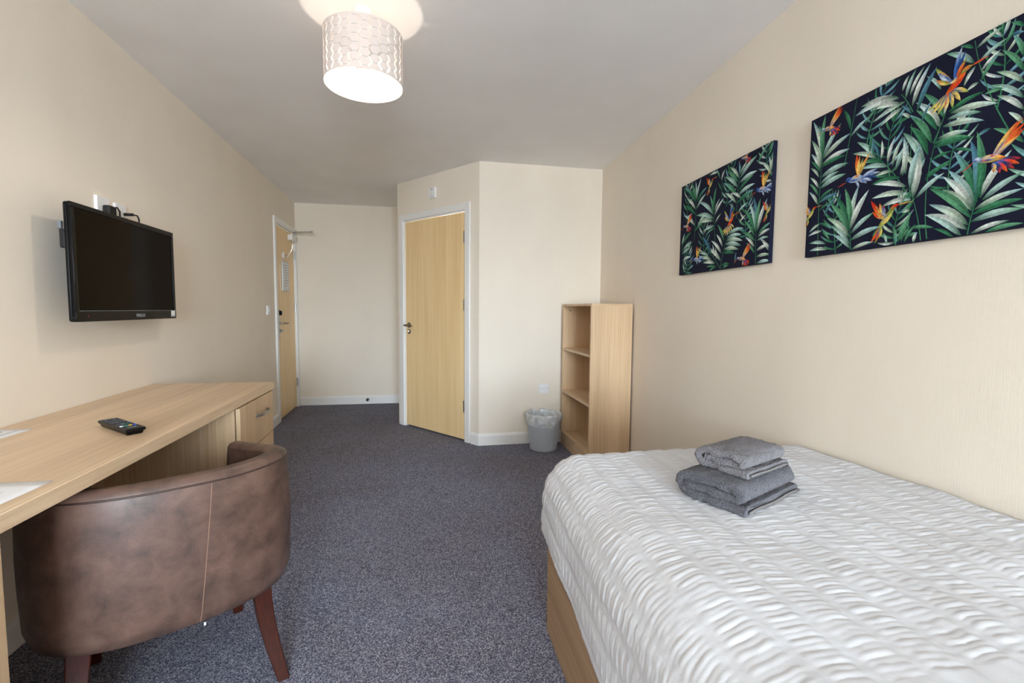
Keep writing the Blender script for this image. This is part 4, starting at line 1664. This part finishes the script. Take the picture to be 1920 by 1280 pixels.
NEAR_LEAVES = (
    '61,349,11,498p 61,352,39,475b 63,355,66,503g 64,352,136,447p 64,348,176,398p 63,329,176,347p 57,321,7,433p 54,312,8,383p 54,305,8,356g 51,286,8,332p '
    '60,320,162,330g 60,284,175,301p 59,261,139,284p 58,245,167,267p 52,247,7,298p 52,220,6,275g 57,205,116,230g 53,193,141,208b 52,187,7,244p '
    '60,165,107,184g 67,117,17,92p 63,118,118,89g 77,89,13,79p 77,86,112,51g 97,40,18,51p 106,19,22,23p 82,141,133,201b 194,76,220,216p 192,79,166,218g '
    '188,83,125,206g 195,74,258,191p 191,70,108,178g 199,60,280,114p 194,51,95,132p 200,38,308,65p 197,26,109,103p 200,10,123,69p 206,6,286,20p '
    '275,285,203,359p 288,278,261,338b 294,273,293,333p 317,255,338,331p 333,242,362,322p 345,227,380,303p 361,207,388,268p 278,284,188,325p '
    '301,266,218,285g 320,246,223,266p 334,228,272,226p 359,202,267,204g 381,169,274,202p 385,149,270,159p 391,131,304,126p 267,296,246,373b '
    '253,312,262,373g 356,408,281,377p 361,422,273,403p 349,421,245,443p 342,440,209,469p 330,451,190,447p 270,443,227,403g 381,371,325,361g '
    '145,484,175,408g 177,386,246,425p 316,44,331,2p 345,62,361,4g 366,8,400,84g 399,20,425,26g 296,59,282,26g 487,340,570,358g 491,335,602,315p '
    '485,322,567,308p 474,306,575,284p 463,278,539,272p 453,268,551,251g 477,329,414,422g 468,308,394,405p 459,304,396,382g 447,275,377,377g '
    '437,264,381,341g 463,410,420,466p 362,430,390,504p 375,433,413,498p 384,399,430,498p 351,456,369,495p 400,380,449,480b 414,341,443,395b '
    '545,476,602,497p 551,436,613,465p 558,411,599,444p 560,388,598,438g 541,442,469,502p 537,481,505,502g 545,432,520,392p 555,387,528,377p '
    '650,370,602,441g 652,342,593,394p 654,306,582,367p 656,278,597,335p 658,243,625,284p 647,405,622,467g 619,467,644,461b 609,347,571,350g '
    '661,201,596,256g 590,259,558,248b 643,475,617,497g 383,378,350,414b 380,367,351,391p 571,80,506,231g 570,88,546,246b 573,91,560,262g 578,90,639,191p '
    '584,83,666,130p 567,62,669,91p 564,51,670,67g 562,33,672,44p 564,2,646,21p 594,-1,674,9g 566,70,496,183p 563,63,483,170p 562,61,482,136p '
    '559,45,450,145g 555,26,451,101p 553,15,440,74p 541,-1,446,71p 521,-1,467,31g 578,94,583,167g 447,273,384,367g 439,243,381,342g 430,216,360,333p '
    '426,190,359,270p 448,223,504,232g 452,257,551,250g 465,277,539,271p 437,185,500,199g 435,173,507,209g 413,128,487,179p 399,140,433,236p '
    '404,130,403,284p 394,159,416,279p 368,204,365,318p 377,206,380,291p 402,43,469,33g 386,4,418,53g 377,9,403,92g 413,0,422,29p 507,234,553,215g '
    '398,97,371,94p 400,127,369,130p 390,147,368,148p ')


def far_print(p):
    # dimmer fronds of the background
    for a, b, c in (((0.06, 0.30), (0.10, 0.42), (0.07, 0.52)), ((0.26, 0.05), (0.25, 0.16), (0.24, 0.27)), ((0.44, 0.30), (0.45, 0.38), (0.47, 0.50)),
                    ((0.60, 0.12), (0.58, 0.20), (0.60, 0.30)), ((0.74, 0.36), (0.70, 0.44), (0.72, 0.52)), ((0.07, 0.0), (0.10, 0.05), (0.10, 0.14))):
        p.frond((a, b, c), 9, 0.075, wd=0.0048, pale=0.12)
    for st in ([(0.154, 0.179), (0.168, 0.311), (0.16, 0.393)], [(0.357, 0.118), (0.345, 0.214), (0.334, 0.303)], [(0.522, 0.23), (0.518, 0.358), (0.543, 0.465)],
               [(0.671, 0.001), (0.666, 0.078), (0.666, 0.154)], [(0.408, 0.001), (0.422, 0.091), (0.472, 0.174)], [(0.407, 0.007), (0.349, 0.069), (0.265, 0.13)],
               [(0.395, 0.352), (0.401, 0.417), (0.391, 0.492)], [(0.027, 0.126), (0.029, 0.197), (0.041, 0.23)]):
        p.stem(st)
    p.leaves(FAR_LEAVES)
    p.bird((0.291, 0.445), 0.085, 'green', 1)
    p.bird((0.700, 0.325), 0.125, 'blue', 1)
    p.bird((0.469, 0.228), 0.110, 'fan', 1)
    p.bird((0.070, 0.270), 0.100, 'red', 1)
    p.bird((0.190, 0.078), 0.115, 'blue', 1)
    p.bird((0.577, 0.036), 0.105, 'red', 1)
    p.bird((0.572, 0.492), 0.080, 'red', 1)
    p.bird((0.735, 0.225), 0.080, 'green', 1)


def near_print(p):
    f = lambda a, b, c, *r, **k: p.frond((a, b, c), *r, **k)
    # beyond the picture edge the pattern simply goes on
    f((0.745, 0.02), (0.70, 0.15), (0.72, 0.27), 10, 0.10)
    f((0.745, 0.25), (0.70, 0.36), (0.735, 0.47), 10, 0.09)
    for a, b, c in (((0.14, 0.0), (0.13, 0.08), (0.12, 0.18)), ((0.24, 0.34), (0.25, 0.42), (0.30, 0.50)), ((0.33, 0.20), (0.30, 0.30), (0.33, 0.38)),
                    ((0.50, 0.12), (0.49, 0.20), (0.52, 0.30)), ((0.60, 0.30), (0.62, 0.40), (0.60, 0.48)), ((0.36, 0.0), (0.34, 0.04), (0.37, 0.12))):
        f(a, b, c, 9, 0.07, wd=0.0042, pale=0.12)
    for st in ([(0.062, 0.004), (0.05, 0.247), (0.063, 0.355)], [(0.202, 0.004), (0.198, 0.038), (0.194, 0.076)], [(0.398, 0.117), (0.358, 0.213), (0.267, 0.296)],
               [(0.157, 0.294), (0.179, 0.397), (0.193, 0.505)], [(0.396, 0.02), (0.392, 0.161), (0.385, 0.348)], [(0.451, 0.27), (0.477, 0.329), (0.482, 0.358)],
               [(0.387, 0.381), (0.367, 0.423), (0.347, 0.449)], [(0.631, 0.236), (0.559, 0.381), (0.539, 0.498)], [(0.555, 0.001), (0.559, 0.049), (0.573, 0.095)],
               [(0.451, 0.005), (0.424, 0.164), (0.466, 0.306)], [(0.434, 0.003), (0.42, 0.093), (0.394, 0.15)]):
        p.stem(st)
    p.leaves(NEAR_LEAVES)
    p.bird((0.491, 0.415), 0.118, 'fan', 1)
    p.bird((0.598, 0.183), 0.118, 'red', 1)
    p.bird((0.086, 0.448), 0.095, 'red', 1)
    p.bird((0.214, 0.243), 0.125, 'blue', 1)
    p.bird((0.316, 0.090), 0.120, 'green', 1)
    p.bird((0.014, 0.160), 0.080, 'green', 1)


canvas('smaller-looking canvas of palm leaves and hummingbirds, nearer the bookcase', 2.456, 0.752, 0.506, 1.380, far_print, 11)
canvas('canvas of palm leaves and hummingbirds cut off by the right picture edge', 1.506, 0.752, 0.506, 1.379, near_print, 23)
